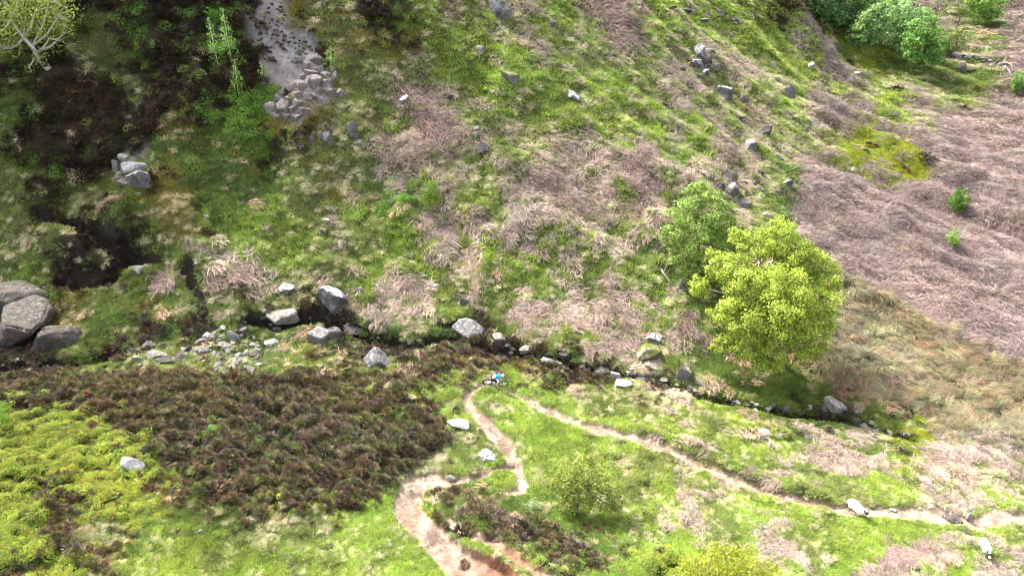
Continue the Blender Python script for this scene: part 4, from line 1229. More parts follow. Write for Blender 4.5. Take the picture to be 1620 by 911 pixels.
OAK = [(1195, 384, 30), (1233, 380, 32), (1259, 402, 32), (1296, 420, 28), (1304, 446, 26), (1300, 482, 30), (1292, 512, 30), (1132, 417, 24), (1107, 453, 20), (1158, 428, 30), (1177, 456, 36),
       (1214, 452, 42), (1251, 464, 42), (1148, 498, 27), (1180, 501, 38), (1225, 501, 44), (1262, 509, 36), (1150, 541, 19), (1184, 549, 27), (1219, 557, 29), (1230, 576, 13), (1266, 544, 27),
       (1296, 556, 15), (1135, 546, 13), (1165, 372, 15), (1208, 575, 14)]
tree("broad_tree", "large spreading tree with dense bright yellow green young leaves beside the gully", "tree", (1226, 572),
     [(u, v, r_ * .9, (478 - v) / 110 * 3.2 + .8 - 2.4 * max(0, 1 - math.hypot((u - 1215) / 110, (v - 480) / 105))) for u, v, r_ in OAK], 78000, .15, (.335, .42, .065), None, r0=.34, nclump=24, hue=.06, tint=(.6, 1.3), fill=.10, spread=.15)
ROWAN = [(1105, 312, 22), (1080, 336, 25), (1126, 337, 28), (1150, 360, 20), (1069, 371, 21), (1100, 366, 34), (1136, 388, 24), (1085, 401, 24), (1112, 416, 19), (1095, 428, 13), (1064, 390, 12), (1090, 305, 12)]
tree("rounded_tree", "round leafy mid green tree standing just behind the large yellow green tree", "tree", (1102, 436),
     [(u, v, r_, (375 - v) / 60 * 1.6 + .6) for u, v, r_ in ROWAN], 19000, .16, (.255, .36, .085), None, r0=.2, nclump=14, hue=.08, tint=(.45, 1.45), fill=.12, spread=.15)
HAW = [(922, 742, 24), (893, 757, 24), (948, 757, 24), (905, 785, 22), (943, 788, 22), (872, 764, 12), (972, 783, 15), (962, 806, 11), (918, 772, 26), (978, 806, 8)]
tree("thorn_bush", "airy olive green thorn tree on the open grass right of the lower trail", "tree", (911, 812),
     [(u, v, r_, (785 - v) / 45 * .8 + .1) for u, v, r_ in HAW], 9500, .095, (.225, .27, .055), None, r0=.12, nclump=24, hue=.1, tint=(.45, 1.5), fill=.2, spread=.14)
BUSH = [(1098, 895, 22), (1122, 890, 25), (1150, 883, 26), (1178, 885, 24), (1200, 893, 20), (1130, 912, 30), (1175, 914, 32), (1088, 915, 22), (1215, 915, 24), (1150, 945, 40)]
tree("low_tree", "yellow green bushy tree top cut by the bottom edge", "tree", (1152, 965),
     [(u, v, r_, (915 - v) / 40 * .7) for u, v, r_ in BUSH], 9000, .075, (.30, .34, .035), None, r0=.1, nclump=22, hue=.1, tint=(.5, 1.4), fill=.4)
TLB = [(15, 12, 34), (58, 12, 34), (95, 22, 24), (38, 45, 26), (80, 58, 26), (16, 78, 18), (104, 50, 12), (4, 48, 28), (62, 92, 12), (30, -10, 34), (80, -8, 28), (45, 108, 8)]
tree("leaning_tree", "pale barked leaning tree with sparse yellowish leaves in the upper left corner", "tree", (77, 108),
     [(u, v, r_, (60 - v) / 60 * 1.2 + .2) for u, v, r_ in TLB], 6500, .16, (.25, .31, .065), None, trunk=[(66, 98, .1), (57, 84, .3), (51, 74, .4), (38, 60, .6), (27, 46, .9), (18, 30, 1.2)],
     r0=.3, bark=M_PALEBARK, nclump=26, hue=.1, tint=(.5, 1.4), fill=.4)
def sapling(u0, v0, u1, v1, wid, col, label, size=.15, n=500, name="sapling"):
    bl = []
    for i in range(6):
        f = i / 5
        bl.append((u0 + (u1 - u0) * (.25 + .75 * f), v0 + (v1 - v0) * (.25 + .75 * f), wid * (1.05 - .75 * f), .1 * f))
    tree(name, label, "sapling", (u0, v0), bl, n, size, col, None, trunk=[((u0 + u1) / 2, (v0 + v1) / 2, .05), (u1, v1, .1)], r0=.05, bark=M_PALEBARK, nclump=6, tint=(.55, 1.35), fill=.5, branches=False)
sapling(346, 108, 330, 32, 11, (.22, .34, .10), "slender pale green sapling, left one of the spires in the dark heather", n=520)
sapling(366, 98, 352, 16, 13, (.20, .34, .085), "tallest slender green sapling in the dark heather", n=700)
sapling(377, 148, 371, 96, 11, (.22, .36, .085), "short bright sapling lowest of the spires in the dark heather", n=420)
sapling(418, 128, 412, 98, 9, (.20, .30, .09), "small green sapling left of the layered crag", n=230)
sapling(524, 110, 522, 76, 12, (.24, .38, .09), "bright green sapling growing at the right side of the crag", n=320)
sapling(242, 254, 242, 240, 5, (.26, .40, .11), "tiny pale green sapling right of the left outcrop", n=90, size=.12)
sapling(305, 140, 298, 128, 6, (.22, .32, .12), "tiny pale sapling alone in the dark heather", n=90, size=.12)

def shrub(u, v, w, h, col, label, n=700, size=.14, name="shrub"):
    bl = [(u, v - h * .12, w * .36), (u - w * .2, v + h * .1, w * .28), (u + w * .2, v + h * .12, w * .28), (u + w * .05, v - h * .3, w * .24), (u, v + h * .25, w * .3)]
    return tree(name, label, "shrub", (u, v + h * .5), [(a, b_, c, .1 + (v - b_) / FPX * 40) for a, b_, c in bl], n, size, col, None, r0=.04, nclump=12, tint=(.55, 1.35), fill=.4, branches=False, crownname="foliage")
shrub(1518, 316, 30, 36, (.10, .20, .025), "dark green dense shrub alone on the bracken flat", 1600, .17)
shrub(1508, 376, 24, 28, (.22, .33, .07), "pale green thin shrub below the dark one on the bracken flat", 700, .15)
shrub(680, 308, 42, 52, (.15, .24, .03), "leafy green shrub in the middle of the grassy hillside", 2200, .13)
shrub(1613, 130, 26, 36, (.14, .26, .05), "bright green shrub at the right edge beside the uprooted stump", 900, .3)
shrub(3, 655, 26, 50, (.17, .30, .03), "bright green leafy shrub at the left edge by the heather", 1500, .07)
shrub(845, 797, 26, 16, (.26, .36, .17), "pale bluish green leafy shrub at the back of the trail clump", 500, .07)

FAR = [
    ("far_tree", "dark green far tree half hidden behind the mound", (1300, 38), [(1265, 0, 18), (1290, 12, 20), (1312, 22, 16), (1280, 28, 14), (1300, 2, 20), (1325, 30, 12)], 5200, (.10, .19, .055), 0),
    ("far_tree", "darkest far tree between the mound and the big pale clump", (1345, 44), [(1335, 8, 20), (1358, 2, 18), (1340, 28, 14), (1370, 12, 16), (1318, 8, 16)], 4200, (.075, .14, .045), 1),
    ("far_tree", "pale green far tree on the left of the big clump", (1368, 72), [(1372, 38, 18), (1358, 50, 14), (1383, 52, 16), (1390, 28, 18), (1352, 62, 9), (1402, 18, 16)], 5200, (.23, .36, .12), 0),
    ("far_tree", "pale green broad far tree in the middle of the big clump", (1420, 84), [(1412, 30, 20), (1436, 24, 20), (1425, 48, 22), (1402, 60, 16), (1428, 70, 16), (1456, 28, 16)], 6800, (.235, .37, .13), -1),
    ("far_tree", "rounded mid green far tree at the right of the big clump", (1460, 104), [(1462, 44, 18), (1448, 60, 18), (1478, 60, 18), (1462, 78, 20), (1478, 84, 14), (1446, 88, 12), (1464, 94, 12)], 5600, (.155, .29, .065), -3),
    ("far_tree", "thin olive far tree just above the stone wall", (1504, 92), [(1500, 56, 14), (1512, 68, 13), (1496, 74, 12), (1515, 56, 9)], 1600, (.21, .25, .075), 1),
    ("far_tree", "bushy green far tree near the top right corner", (1566, 42), [(1552, 14, 14), (1568, 6, 16), (1562, 26, 10), (1582, 12, 10), (1540, 4, 12)], 2800, (.15, .25, .05), 0),
]
for nm, lab, bs, bl, nl, col, dpt in FAR:
    tree(nm, lab, "tree", bs, [(u, v, r_, dpt + (50 - v) / 30) for u, v, r_ in bl], nl, .48, col, None, r0=.3, nclump=7, tint=(.55, 1.4), fill=.15)
tree("bare_tree", "leafless thin grey tree on the far slope near the top right", "tree", (1515, 42), [(1508, 8, 7, 0), (1520, 4, 8, 0), (1514, 16, 6, 0), (1526, 14, 5, 0)], 90, .25, (.2, .19, .13), None, r0=.22, nclump=5)

# dead wood
def wood(name, paths, label, cat, bark=M_PALEBARK):
    p0 = P(*paths[0][0][:2]); root = thing(name, p0, label, cat)
    for i, pth in enumerate(paths):
        a = Acc(); pp = []
        for (u, v, up) in pth:
            q = P(u, v); pp.append(q - p0 + Vector((0, 0, up)))
        r_ = (.11 if i == 0 else .07) * mpp(p0) / .055
        tube(a, pp, [r_ * (1 - .6 * j / (len(pp) - 1)) for j in range(len(pp))], (1, 1, 1), 6)
        link("trunk" if i == 0 else "root" if name == "stump" else "limb", a.mesh("limb", [bark], True), root)
wood("fallen_branch", [[(1046, 428, .1), (1050, 437, .25), (1058, 447, .2), (1066, 458, .05)], [(1050, 437, .25), (1055, 424, .5), (1062, 417, .8)], [(1046, 428, .1), (1036, 430, .15), (1024, 432, .05)]],
     "bare fallen branch lying left of the round green tree", "fallen branch", M_BARK)
wood("stump", [[(1590, 116, 0), (1586, 104, .8), (1592, 97, 1.4)], [(1588, 112, .6), (1582, 120, .3), (1580, 128, 0)], [(1588, 110, .7), (1596, 118, .5), (1602, 128, 0)], [(1588, 106, 1.0), (1598, 110, .9), (1604, 118, .1)],
               [(1589, 112, .6), (1592, 122, .3), (1592, 128, 0)]], "grey brown uprooted stump with spreading roots near the wall end", "stump", M_BARK)

# dry stone wall on the far side, its stones are parts
wl = [(1470, 92), (1485, 93), (1500, 93.5), (1515, 94), (1530, 94.5), (1545, 97), (1560, 101), (1575, 105), (1590, 109)]
wp = [Vector(q) for q in hit([a[0] for a in wl], [a[1] for a in wl], GZ)]
w0 = wp[0].copy()
wall = thing("dry_stone_wall", w0, "tumbled dark dry stone wall crossing the far grass behind the trees", "stone wall")
r = random.Random(5)
wm = []
for i in range(4):
    V, Fq = rock_mesh(300 + i, 'block', 2); wm.append([mk_mesh("stone", V, Fq, [ROCKM[q]]) for q in ('dark', 'grey', 'dark', 'lichen')][i])
for i in range(len(wp) - 1):
    L = (wp[i + 1] - wp[i]).length; nst = max(2, int(L / .75))
    for c in range(3):
        for j in range(nst):
            f = (j + .5 * (c % 2) + r.uniform(-.15, .15)) / nst
            p = wp[i].lerp(wp[i + 1], min(max(f, 0), 1))
            if c == 2 and r.random() < .35: continue
            o = link("stone", wm[r.randrange(4)], wall)
            o.location = p - w0 + Vector((0, r.uniform(-.1, .1), .16 + c * .36)); o.scale = (r.uniform(.36, .52), r.uniform(.28, .4), r.uniform(.19, .25)); o.rotation_euler = (0, r.uniform(-.1, .1), r.uniform(-.4, .4))

# ------------------------------------------------------------------ heather bushes that can be told apart
def bush_mesh(k):
    V1, F1, T1 = patch_heather(600 + k)
    V2, F2, T2 = patch_heather(650 + k); V2 = V2 * .8 + np.array([.2, .05, -.02])
    return mk_mesh("heather_bush", np.concatenate([V1, V2]), np.concatenate([F1, F2 + len(V1)]), [hm[k % len(hm)]], np.concatenate([T1, T2]))
hm = []
for i, c in enumerate([(.10, .065, .038), (.115, .082, .05), (.09, .08, .032), (.13, .095, .075), (.06, .045, .03)]):
    m, t, b = mat("heather_bush_stems"); at = N(t, "ShaderNodeAttribute", attribute_name="tint")
    t.links.new(mixc(t, 1.0, c, at.outputs["Color"], 'MULTIPLY'), b.inputs["Base Color"]); b.inputs["Roughness"].default_value = .8; hm.append(m)
HB = [bush_mesh(k) for k in range(10)]
r = random.Random(31)
GROUPS = [
    ("heather bush on the trail mound", "heather bushes on the mound by the lower trail",
     [(690, 775, 20), (705, 782, 22), (722, 772, 20), (742, 778, 24), (752, 792, 24), (735, 806, 24), (760, 806, 22), (775, 790, 20), (780, 803, 22), (795, 812, 24), (778, 822, 24), (800, 828, 22), (815, 820, 22),
      (832, 828, 24), (848, 838, 22), (866, 845, 22), (880, 832, 18), (890, 846, 20), (905, 852, 20), (870, 828, 18), (852, 820, 18), (838, 812, 16), (765, 775, 16), (728, 838, 28), (742, 828, 22), (782, 842, 20),
      (805, 845, 22), (826, 846, 18), (770, 842, 18), (925, 862, 16), (940, 875, 18), (985, 870, 16), (975, 858, 14), (735, 888, 16), (720, 770, 16), (708, 795, 18), (790, 782, 16), (820, 836, 20), (895, 862, 16), (937, 888, 16)]),
    ("heather bush among the bilberry", "heather bushes among the bilberry",
     [(68, 745, 18), (84, 752, 16), (68, 780, 28), (106, 785, 24), (92, 800, 24), (90, 812, 20), (145, 698, 16), (146, 712, 12), (45, 722, 12), (115, 668, 12), (60, 650, 18), (115, 862, 28), (122, 880, 16), (8, 905, 20), (250, 752, 16), (12, 630, 18)]),
    ("heather bush fringing the bank", "heather bushes on the fringe of the bank",
     [(335, 765, 34), (345, 785, 30), (380, 815, 26), (415, 800, 26), (418, 785, 24), (440, 770, 24), (470, 785, 18), (498, 775, 20), (540, 780, 22), (550, 790, 18), (580, 770, 18), (595, 780, 16), (460, 760, 24), (515, 755, 24),
      (300, 760, 24), (610, 745, 22), (635, 735, 24), (660, 725, 24), (675, 705, 24), (680, 680, 22), (675, 655, 20), (190, 686, 18), (215, 665, 18), (235, 650, 18)]),
    ("shrubby clump above the cyclist", "brown clumps on the bank above the cyclist",
     [(762, 553, 24), (775, 562, 22), (755, 568, 22), (810, 560, 16), (818, 570, 16), (570, 535, 16), (845, 600, 14), (855, 605, 12), (950, 612, 18), (690, 585, 16), (735, 560, 16), (682, 592, 14)]),
    ("heather bush on the upper hillside", "heather bushes on the upper left hillside",
     [(398, 12, 14), (412, 52, 9), (430, 94, 16), (478, 24, 14), (495, 45, 18), (510, 65, 16), (640, 12, 20), (630, 25, 20), (600, 20, 18), (572, 78, 18), (590, 12, 18), (452, 205, 16), (520, 205, 14), (592, 172, 16),
      (578, 200, 12), (420, 75, 12), (390, 60, 20), (380, 120, 20), (320, 60, 18), (290, 40, 18), (260, 130, 20), (210, 110, 20), (150, 150, 22), (110, 170, 22), (90, 200, 22), (130, 215, 22), (240, 200, 20), (300, 190, 18), (350, 185, 18)]),
]
TONE = ["reddish brown", "brown", "olive brown", "pinkish brown", "blackish"]
def bush_label(lab, u, v, w, o):
    ws = sorted(q[2] for q in lst); size = "small" if w <= ws[len(ws) // 3] else "big" if w >= ws[2 * len(ws) // 3] else "middling"
    a, b_ = place_words(u, v, [q[0] for q in lst], [q[1] for q in lst])
    return f"{size} {TONE[HB.index(o.data) % 5]} {lab}, {a}, {b_}"
for lab, grp, lst in GROUPS:
    for (u, v, w) in lst:
        p = P(u, v + w * .3); s = w * mpp(p) / (.72 if 'trail mound' in lab else .95)
        o = link("heather_bush", HB[r.randrange(10)]); o.location = p - Vector((0, 0, .04)); o.scale = (s, s, s * r.uniform(.75, 1.1)); o.rotation_euler = (r.uniform(-.15, .15), r.uniform(-.15, .15), r.uniform(0, 6.28))
        tag(o, bush_label(lab, u, v, w, o), "bush", grp)

# mossy hummocks: solid mounds with moss cover
def hummock(u, v, w, h, col, label):
    p = P(u, v + h * .3); m = mpp(p); root = thing("moss_hummock", p, label, "mound")
    V, Fq = rock_mesh(int(u + v), 'round', 3); V = V * np.array([w * m * .5, w * m * .45, h * m * .5])
    link("body", mk_mesh("body", V, Fq, [ROCKM['moss']]), root)
    rr = np.random.default_rng(int(u)); d = rr.normal(0, 1, (420, 3)); d[:, 2] = np.abs(d[:, 2]) * .9 + .05; d /= np.linalg.norm(d, axis=1, keepdims=True)
    C = d * np.array([w * m * .52, w * m * .47, h * m * .53])
    Vq, Fv, T = leaves_quads(C, d + rr.normal(0, .4, d.shape), rr.uniform(.6, 1.4, 420) * w * m * .09, np.array(col) * tintv(420, rr, .5, 1.4, .12), rr)
    link("foliage", mk_mesh("foliage", Vq, Fv, [M_LEAF], T), root)
hummock(1233, 683, 32, 26, (.22, .25, .02), "mossy hummock with a torn dark side beside the whitish stone")
hummock(1172, 170, 20, 12, (.28, .31, .015), "bright moss cushion under the grey pointed boulder")
hummock(1163, 143, 13, 12, (.24, .28, .015), "bright moss cushion right of the speckled boulder")
hummock(1136, 126, 9, 9, (.24, .28, .015), "tiny moss cushion at the lower right of the rock pile")
hummock(751, 190, 10, 10, (.24, .28, .015), "moss tuft above the pale split rock on the hillside")

# ------------------------------------------------------------------ animals, cyclist and bicycle
def skin_mesh(name, verts, edges, levels=2):
    """one continuous body grown over a joint skeleton; verts: (x, y, z, radius)"""
    me = bpy.data.meshes.new(name + "_skeleton"); me.from_pydata([v[:3] for v in verts], edges, []); me.update()
    o = bpy.data.objects.new(name + "_skeleton", me); COL.objects.link(o)
    md = o.modifiers.new("skin", 'SKIN'); sv = me.skin_vertices[0].data
    for i, v in enumerate(verts):
        rx = v[3] if not isinstance(v[3], tuple) else v[3][0]; ry = v[3] if not isinstance(v[3], tuple) else v[3][1]
        sv[i].radius = (rx, ry); sv[i].use_root = (i == 0)
    sb = o.modifiers.new("sub", 'SUBSURF'); sb.levels = levels; sb.render_levels = levels
    dg = bpy.context.evaluated_depsgraph_get(); dg.update()
    out = bpy.data.meshes.new_from_object(o.evaluated_get(dg)); out.name = name
    bpy.data.objects.remove(o); return out

def moulded_mesh(name, balls, tubes, voxel=.022):
    """one continuous skin moulded over rounded masses and tapering limbs"""
    bm = bmesh.new()
    for c, rad in balls:
        q = bmesh.ops.create_uvsphere(bm, u_segments=24, v_segments=14, radius=1)
        for v in q["verts"]: v.co = Vector((v.co.x * rad[0] + c[0], v.co.y * rad[1] + c[1], v.co.z * rad[2] + c[2]))
    me = bpy.data.meshes.new(name + "_mass"); bm.to_mesh(me); bm.free()
    a = Acc(); V0 = np.zeros(len(me.vertices) * 3); me.vertices.foreach_get("co", V0)
    verts = [tuple(v) for v in V0.reshape(-1, 3)]; faces = [tuple(p.vertices) for p in me.polygons]
    for pts_, rad in tubes: tube(a, pts_, rad, (1, 1, 1), 10)
    n0 = len(verts); verts += [tuple(v) for v in np.concatenate(a.v)]; faces += [tuple(int(i) + n0 for i in f) for f in np.concatenate(a.f)]
    me.clear_geometry(); me.from_pydata(verts, [], faces); me.update()
    o = bpy.data.objects.new(name + "_mass", me); COL.objects.link(o)
    md = o.modifiers.new("r", 'REMESH'); md.mode = 'VOXEL'; md.voxel_size = voxel
    sm = o.modifiers.new("s", 'SMOOTH'); sm.factor = .5; sm.iterations = 5
    dg = bpy.context.evaluated_depsgraph_get(); dg.update()
    out = bpy.data.meshes.new_from_object(o.evaluated_get(dg)); out.name = name
    bpy.data.objects.remove(o); return out

def seg_d(c, a, b):
    a, b = np.array(a[:3]), np.array(b[:3]); ab = b - a
    t = np.clip(((c - a) @ ab) / (ab @ ab + 1e-9), 0, 1)
    return np.linalg.norm(c - (a + t[:, None] * ab), axis=1)

def paint(me, verts, edges, emat, mats):
    me.materials.clear()
    for m in mats: me.materials.append(m)
    c = np.zeros(len(me.polygons) * 3); me.polygons.foreach_get("center", c); c = c.reshape(-1, 3)
    d = np.stack([seg_d(c, verts[a], verts[b]) - .5 * min(verts[a][3], verts[b][3]) for a, b in edges], 1)
    mi = np.array(emat)[d.argmin(1)]
    return c, mi

M_FLEECE = plain("white_fleece", (.60, .58, .54), .95, .05, var=.25, scale=14)
M_FACE = plain("black_wool_face", (.03, .028, .026), .8, .1)
M_MUZ = plain("pale_muzzle", (.55, .52, .48), .8, .1)
M_LEG = plain("mottled_leg", (.16, .145, .13), .8, .1, var=.6, scale=18)
M_MARK = plain("pink_marking", (.62, .22, .24), .95, .05)
def sheep(u, v, head_dir, label, mark, graze, size=1.04):
    p = P(u, v)
    hx, hz_ = (.62, .62) if graze else (.60, .80)
    V = [(-.02, 0, .60, .29), (-.28, 0, .61, .28), (-.43, 0, .58, .20), (.22, 0, .60, .26), (.38, 0, .67, .17), (.53, 0, hz_ + .05, .10), (hx + .03, 0, hz_, .085), (hx + .16, 0, hz_ - .12, .06)]
    E = [(0, 1), (1, 2), (0, 3), (3, 4), (4, 5), (5, 6), (6, 7)]
    em = [0, 0, 0, 0, 0, 1, 2]
    st = {}
    for k, s in enumerate((-1, 1)):
        n0 = len(V)
        sh = .06 if s > 0 else -.06
        V += [(.24, .10 * s, .42, .085), (.25 + sh, .10 * s, .25, .042), (.23 + sh * 1.6, .10 * s, .03, .036)]
        E += [(3, n0), (n0, n0 + 1), (n0 + 1, n0 + 2)]; em += [0, 3, 3]
        n0 = len(V)
        V += [(-.32, .12 * s, .42, .10), (-.40 - sh, .12 * s, .25, .045), (-.36 - sh * 1.3, .12 * s, .03, .036)]
        E += [(1, n0), (n0, n0 + 1), (n0 + 1, n0 + 2)]; em += [0, 3, 3]
        n0 = len(V)
        V += [(.50, .16 * s, hz_ + .10, .025)]; E += [(5, n0)]; em += [1]
    V += [(-.55, 0, .56, .12), (-.61, 0, .50, .055), (-.64, 0, .36, .035)]; E += [(2, len(V) - 3), (len(V) - 3, len(V) - 2), (len(V) - 2, len(V) - 1)]; em += [0, 0, 0]
    balls = [((-.08, 0, .61), (.47, .255, .265)), ((-.36, 0, .60), (.23, .225, .24)), ((.22, 0, .61), (.25, .235, .25)), ((.40, 0, .70), (.16, .15, .17)), ((hx + .13, 0, hz_ - .09), (.075, .06, .06))]
    tubes = [([v[:3] for v in (V[4], V[5], V[6], V[7])], [.15, .105, .092, .058]), ([(-.54, 0, .60), (-.61, 0, .50), (-.63, 0, .37)], [.07, .055, .035])]
    for (a, b) in E:
        if V[b][1] != 0:
            ra = V[a][3] if V[a][1] != 0 else V[b][3]
            tubes.append(([V[a][:3] if V[a][1] != 0 or a == 5 else (V[a][0], V[b][1] * .8, V[a][2]), V[b][:3]], [min(ra, .12), max(V[b][3], .028)]))
    me = moulded_mesh("sheep", balls, tubes)
    c, mi = paint(me, V, E, em, [M_FLEECE, M_FACE, M_MUZ, M_LEG, M_MARK])
    if mark:
        mi[(np.hypot(c[:, 0] + .12, c[:, 1] - .04) < .12) & (c[:, 2] > .6)] = 4
    me.polygons.foreach_set("material_index", mi); me.polygons.foreach_set("use_smooth", np.ones(len(me.polygons), bool))
    co = np.zeros(len(me.vertices) * 3); me.vertices.foreach_get("co", co); co = co.reshape(-1, 3)
    wool = smooth(.36, .46, co[:, 2]) * smooth(.52, .44, co[:, 0])
    nn = fbm(co[:, 0] * 14, co[:, 1] * 14 + co[:, 2] * 9, 3, 2) * .022 * wool
    ctr = np.stack([co[:, 0], co[:, 1] * 0, np.full(len(co), .6)], 1); d = co - ctr; d /= np.linalg.norm(d, axis=1, keepdims=True) + 1e-6
    co += d * nn[:, None]; me.vertices.foreach_set("co", co.ravel()); me.update()
    o = link("sheep", me); o.location = p; o.scale = (size, size, size); o.rotation_euler = (0, 0, head_dir)
    ho = Acc()
    for s in (-1, 1):
        tube(ho, [(.52, .05 * s, hz_ + .14), (.48, .13 * s, hz_ + .15), (.48, .17 * s, hz_ + .07), (.54, .17 * s, hz_ + .02)], [.028, .025, .018, .008], (1, 1, 1), 6)
    link("horn", ho.mesh("horn", [plain("horn", (.36, .31, .24), .6, .3)], True), o)
    return tag(o, label, "sheep", "sheep by the trail")
sheep(1352, 815, math.atan2(-.95, .36), "white black faced sheep with a pink mark stepping off the trail", True, False)
sheep(1554, 875, math.atan2(-1, -.25), "white sheep facing down the slope among dead bracken near the lower right corner", False, True, .9)

# bicycle, x forward, z up, leaning into the bend
pr_, pf_ = P(769, 609), P(797, 612)
hd = (pf_ - pr_); yaw = math.atan2(hd.y, hd.x); pit = math.atan2(hd.z, math.hypot(hd.x, hd.y))
BASE = Matrix.Translation(pr_ + Vector((0, 0, .02))) @ Matrix.Rotation(yaw, 4, 'Z') @ Matrix.Rotation(-pit, 4, 'Y') @ Matrix.Rotation(math.radians(20), 4, 'X')
M_BLACK = plain("black_rubber", (.012, .012, .013), .7, .2)
M_FRAME = plain("pale_grey_frame_paint", (.50, .53, .56), .35, .5, .1)
M_DARKMETAL = plain("dark_metal", (.04, .04, .045), .4, .5, .6)
M_SILVER = plain("bare_alloy", (.55, .55, .56), .35, .5, .8)
bike = thing("mountain_bike", (0, 0, 0), "pale grey mountain bike with black tyres leaning through the trail bend", "bicycle")
bike.matrix_world = BASE
def part(name, paths, m, parent, sides=8):
    a = Acc()
    for pts_, rad in paths:
        tube(a, pts_, rad if isinstance(rad, list) else [rad] * len(pts_), (1, 1, 1), sides)
    return link(name, a.mesh(name, [m], True), parent)
def ring(R, r_, x, z, n=36, k=8):
    V = []; Fq = []
    for i in range(n):
        a = 2 * math.pi * i / n
        for j in range(k):
            b = 2 * math.pi * j / k
            V.append((x + (R + r_ * math.cos(b)) * math.cos(a), r_ * math.sin(b), z + (R + r_ * math.cos(b)) * math.sin(a)))
            Fq.append((i * k + j, i * k + (j + 1) % k, ((i + 1) % n) * k + (j + 1) % k, ((i + 1) % n) * k + j))
    return V, Fq
RW = .37
for x in (0.0, 1.18):
    w = link("wheel", bpy.data.meshes.new("wheel_hub"), bike)
    a = Acc(); tube(a, [(x, -.06, RW), (x, .06, RW)], [.03, .03], (1, 1, 1), 8)
    for i in range(14):
        an = 2 * math.pi * i / 14
        tube(a, [(x, .03 * (-1) ** i, RW), (x + (RW - .05) * math.cos(an), 0, RW + (RW - .05) * math.sin(an))], [.003, .003], (1, 1, 1), 4)
    w.data = a.mesh("wheel", [M_SILVER], True)
    V, Fq = ring(RW - .034, .034, x, RW); link("tyre", mk_mesh("tyre", V, Fq, [M_BLACK], None, True), w)
    V, Fq = ring(RW - .075, .014, x, RW); link("rim", mk_mesh("rim", V, Fq, [M_DARKMETAL], None, True), w)
BB, SEAT, HEAD0, HEAD1, FA = (.44, 0, .34), (.30, 0, .78), (.82, 0, .88), (.88, 0, .72), (1.18, 0, RW)
part("frame", [([BB, (.33, 0, .68)], .022), ([(.335, 0, .66), HEAD0], .024), ([BB, HEAD1], .030), ([HEAD0, HEAD1], .03), ([BB, (0, -.07, RW)], .014), ([BB, (0, .07, RW)], .014), ([(.34, 0, .60), (0, -.07, RW)], .012), ([(.34, 0, .60), (0, .07, RW)], .012)], M_FRAME, bike)
part("fork", [([HEAD1, (.92, 0, .64)], .03), ([(.91, -.07, .66), (1.17, -.07, RW)], .024), ([(.91, .07, .66), (1.17, .07, RW)], .024), ([(.91, -.07, .66), (.91, .07, .66)], .022)], M_DARKMETAL, bike)
hb = part("handlebar", [([HEAD0, (.86, 0, .95)], .02), ([(.80, -.38, .97), (.86, -.12, .95), (.86, .12, .95), (.80, .38, .97)], .014)], M_DARKMETAL, bike)
for s in (-1, 1):
    part("grip", [([(.815, .25 * s, .965), (.798, .39 * s, .972)], .019)], M_BLACK, hb)
sa = part("saddle", [([(.16, 0, .80), (.24, 0, .815), (.40, 0, .80)], [.07, .06, .022])], M_BLACK, bike)
part("seat_post", [([(.33, 0, .66), SEAT], .014)], M_DARKMETAL, bike)
cr = part("crank", [([(.44, -.08, .34), (.44, .08, .34)], .022), ([(.44, -.08, .34), (.61, -.09, .32)], .011), ([(.44, .08, .34), (.27, .09, .36)], .011)], M_DARKMETAL, bike)
for x, y, z in ((.61, -.15, .32), (.27, .15, .36)):
    part("pedal", [([(x - .05, y, z), (x + .05, y, z)], .03)], M_BLACK, cr)
V, Fq = ring(.09, .008, .44, .34, 20, 5); link("chainring", mk_mesh("chainring", [(a_, b_ - .06, c_) for a_, b_, c_ in V], Fq, [M_SILVER]), cr)

M_BLUE = plain("bright_blue_jersey", (.015, .19, .40), .8, .1, var=.2)
M_WHITEC = plain("white_cloth", (.66, .66, .66), .8, .1)
M_SHORT = plain("black_shorts", (.014, .014, .016), .85, .1)
M_SKIN = plain("skin", (.46, .28, .20), .6, .2)
M_GLOVE = plain("dark_glove", (.03, .03, .035), .8, .1)
M_SHOE = plain("grey_white_shoe", (.5, .5, .5), .7, .2)
B_ = [(.17, 0, 1.00, .145), (.34, 0, 1.12, .135), (.52, 0, 1.22, .15), (.66, 0, 1.27, .12), (.75, 0, 1.30, .058), (.82, 0, 1.335, .075), (.885, 0, 1.33, .085)]
E_ = [(0, 1), (1, 2), (2, 3), (3, 4), (4, 5), (5, 6)]
em_ = [2, 0, 0, 0, 3, 3]
for s, ank, toe in ((-1, (.55, -.15, .42), (.70, -.15, .365)), (1, (.22, .15, .46), (.36, .15, .40))):
    n0 = len(B_)
    kn = (.56, .19 * s, .80) if s < 0 else (.46, .22 * s, .74)
    B_ += [(.20, .10 * s, .95, .115), (*kn, .062), ((kn[0] + ank[0]) / 2 - .04, .17 * s, (kn[2] + ank[2]) / 2, .058), (*ank, .042), (*toe, .036)]
    E_ += [(0, n0), (n0, n0 + 1), (n0 + 1, n0 + 2), (n0 + 2, n0 + 3), (n0 + 3, n0 + 4)]; em_ += [2, 2, 3, 1, 5]
    n0 = len(B_)
    B_ += [(.63, .19 * s, 1.25, .068), (.70, .44 * s, 1.14, .044), (.775, .36 * s, 1.005, .032), (.80, .325 * s, .985, .036)]
    E_ += [(3, n0), (n0, n0 + 1), (n0 + 1, n0 + 2), (n0 + 2, n0 + 3)]; em_ += [0, 0, 3, 4]
body = skin_mesh("person", B_, E_, 2)
c, mi = paint(body, B_, E_, em_, [M_BLUE, M_WHITEC, M_SHORT, M_SKIN, M_GLOVE, M_SHOE])
mi[(c[:, 2] > 1.07) & (c[:, 0] < .38) & (c[:, 0] > .12)] = 1
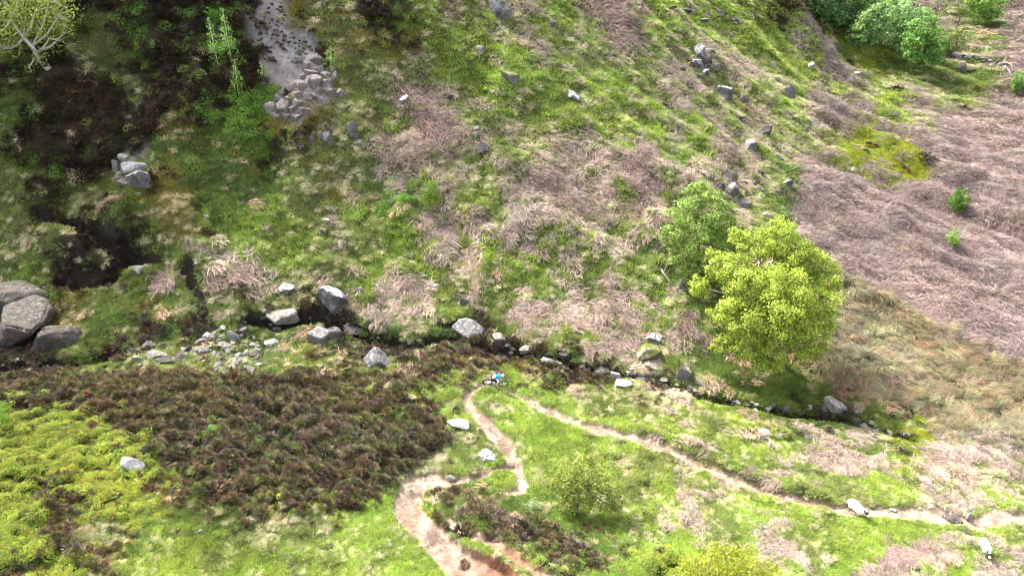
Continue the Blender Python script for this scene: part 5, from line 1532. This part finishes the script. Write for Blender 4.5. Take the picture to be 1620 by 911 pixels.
mi[(c[:, 2] > .70) & (c[:, 2] < .98) & (c[:, 0] < .62) & (np.abs(c[:, 1]) < .3) & (mi != 4) & (mi != 0)] = 2
body.polygons.foreach_set("material_index", mi); body.polygons.foreach_set("use_smooth", np.ones(len(body.polygons), bool))
# fingers close round the grips
bmf = bmesh.new(); bmf.from_mesh(body)
for s in (-1, 1):
    fa = Acc()
    for i in range(4):
        y = (.295 + .022 * i) * s; L_ = (.9, 1.0, .96, .8)[i]
        tube(fa, [(.80, y, 1.0), (.80 + .035 * L_, y, .995), (.80 + .045 * L_, y, .965), (.80 + .02, y, .938)], [.011, .0105, .0095, .008], (1, 1, 1), 5)
    tube(fa, [(.785, .285 * s, .985), (.775, .27 * s, .955), (.80, .262 * s, .935)], [.012, .011, .009], (1, 1, 1), 5)
    V = np.concatenate(fa.v); Fq = np.concatenate(fa.f)
    vs = [bmf.verts.new(tuple(q)) for q in V]
    for q in Fq:
        try:
            f_ = bmf.faces.new([vs[i] for i in q]); f_.material_index = 4; f_.smooth = True
        except ValueError: pass
bmf.to_mesh(body); bmf.free()
rider = link("person", body); rider.matrix_world = BASE
tag(rider, "mountain biker in a blue jersey and black shorts crouched over the handlebar", "person")
# helmet, face
hm_ = bmesh.new(); bmesh.ops.create_uvsphere(hm_, u_segments=20, v_segments=12, radius=1)
for v in hm_.verts:
    v.co = Vector((v.co.x * .145 + .855, v.co.y * .105, max(v.co.z, -.25) * .115 + 1.375))
hme = bpy.data.meshes.new("helmet"); hm_.to_mesh(hme); hm_.free(); hme.materials.append(plain("white_and_pink_helmet", (.62, .52, .55), .4, .4)); hme.polygons.foreach_set("use_smooth", np.ones(len(hme.polygons), bool))
hel = link("helmet", hme, rider)
part("visor", [([(.97, -.07, 1.40), (1.05, 0, 1.395), (.97, .07, 1.40)], .016)], M_BLACK, hel)
part("goggles", [([(.955, -.055, 1.335), (.975, 0, 1.335), (.955, .055, 1.335)], .022)], M_BLACK, rider)
part("nose", [([(.965, 0, 1.315), (.985, 0, 1.295)], [.012, .014])], M_SKIN, rider)
part("mouth", [([(.955, -.022, 1.272), (.962, 0, 1.272), (.955, .022, 1.272)], .006)], plain("lips", (.35, .14, .12)), rider)
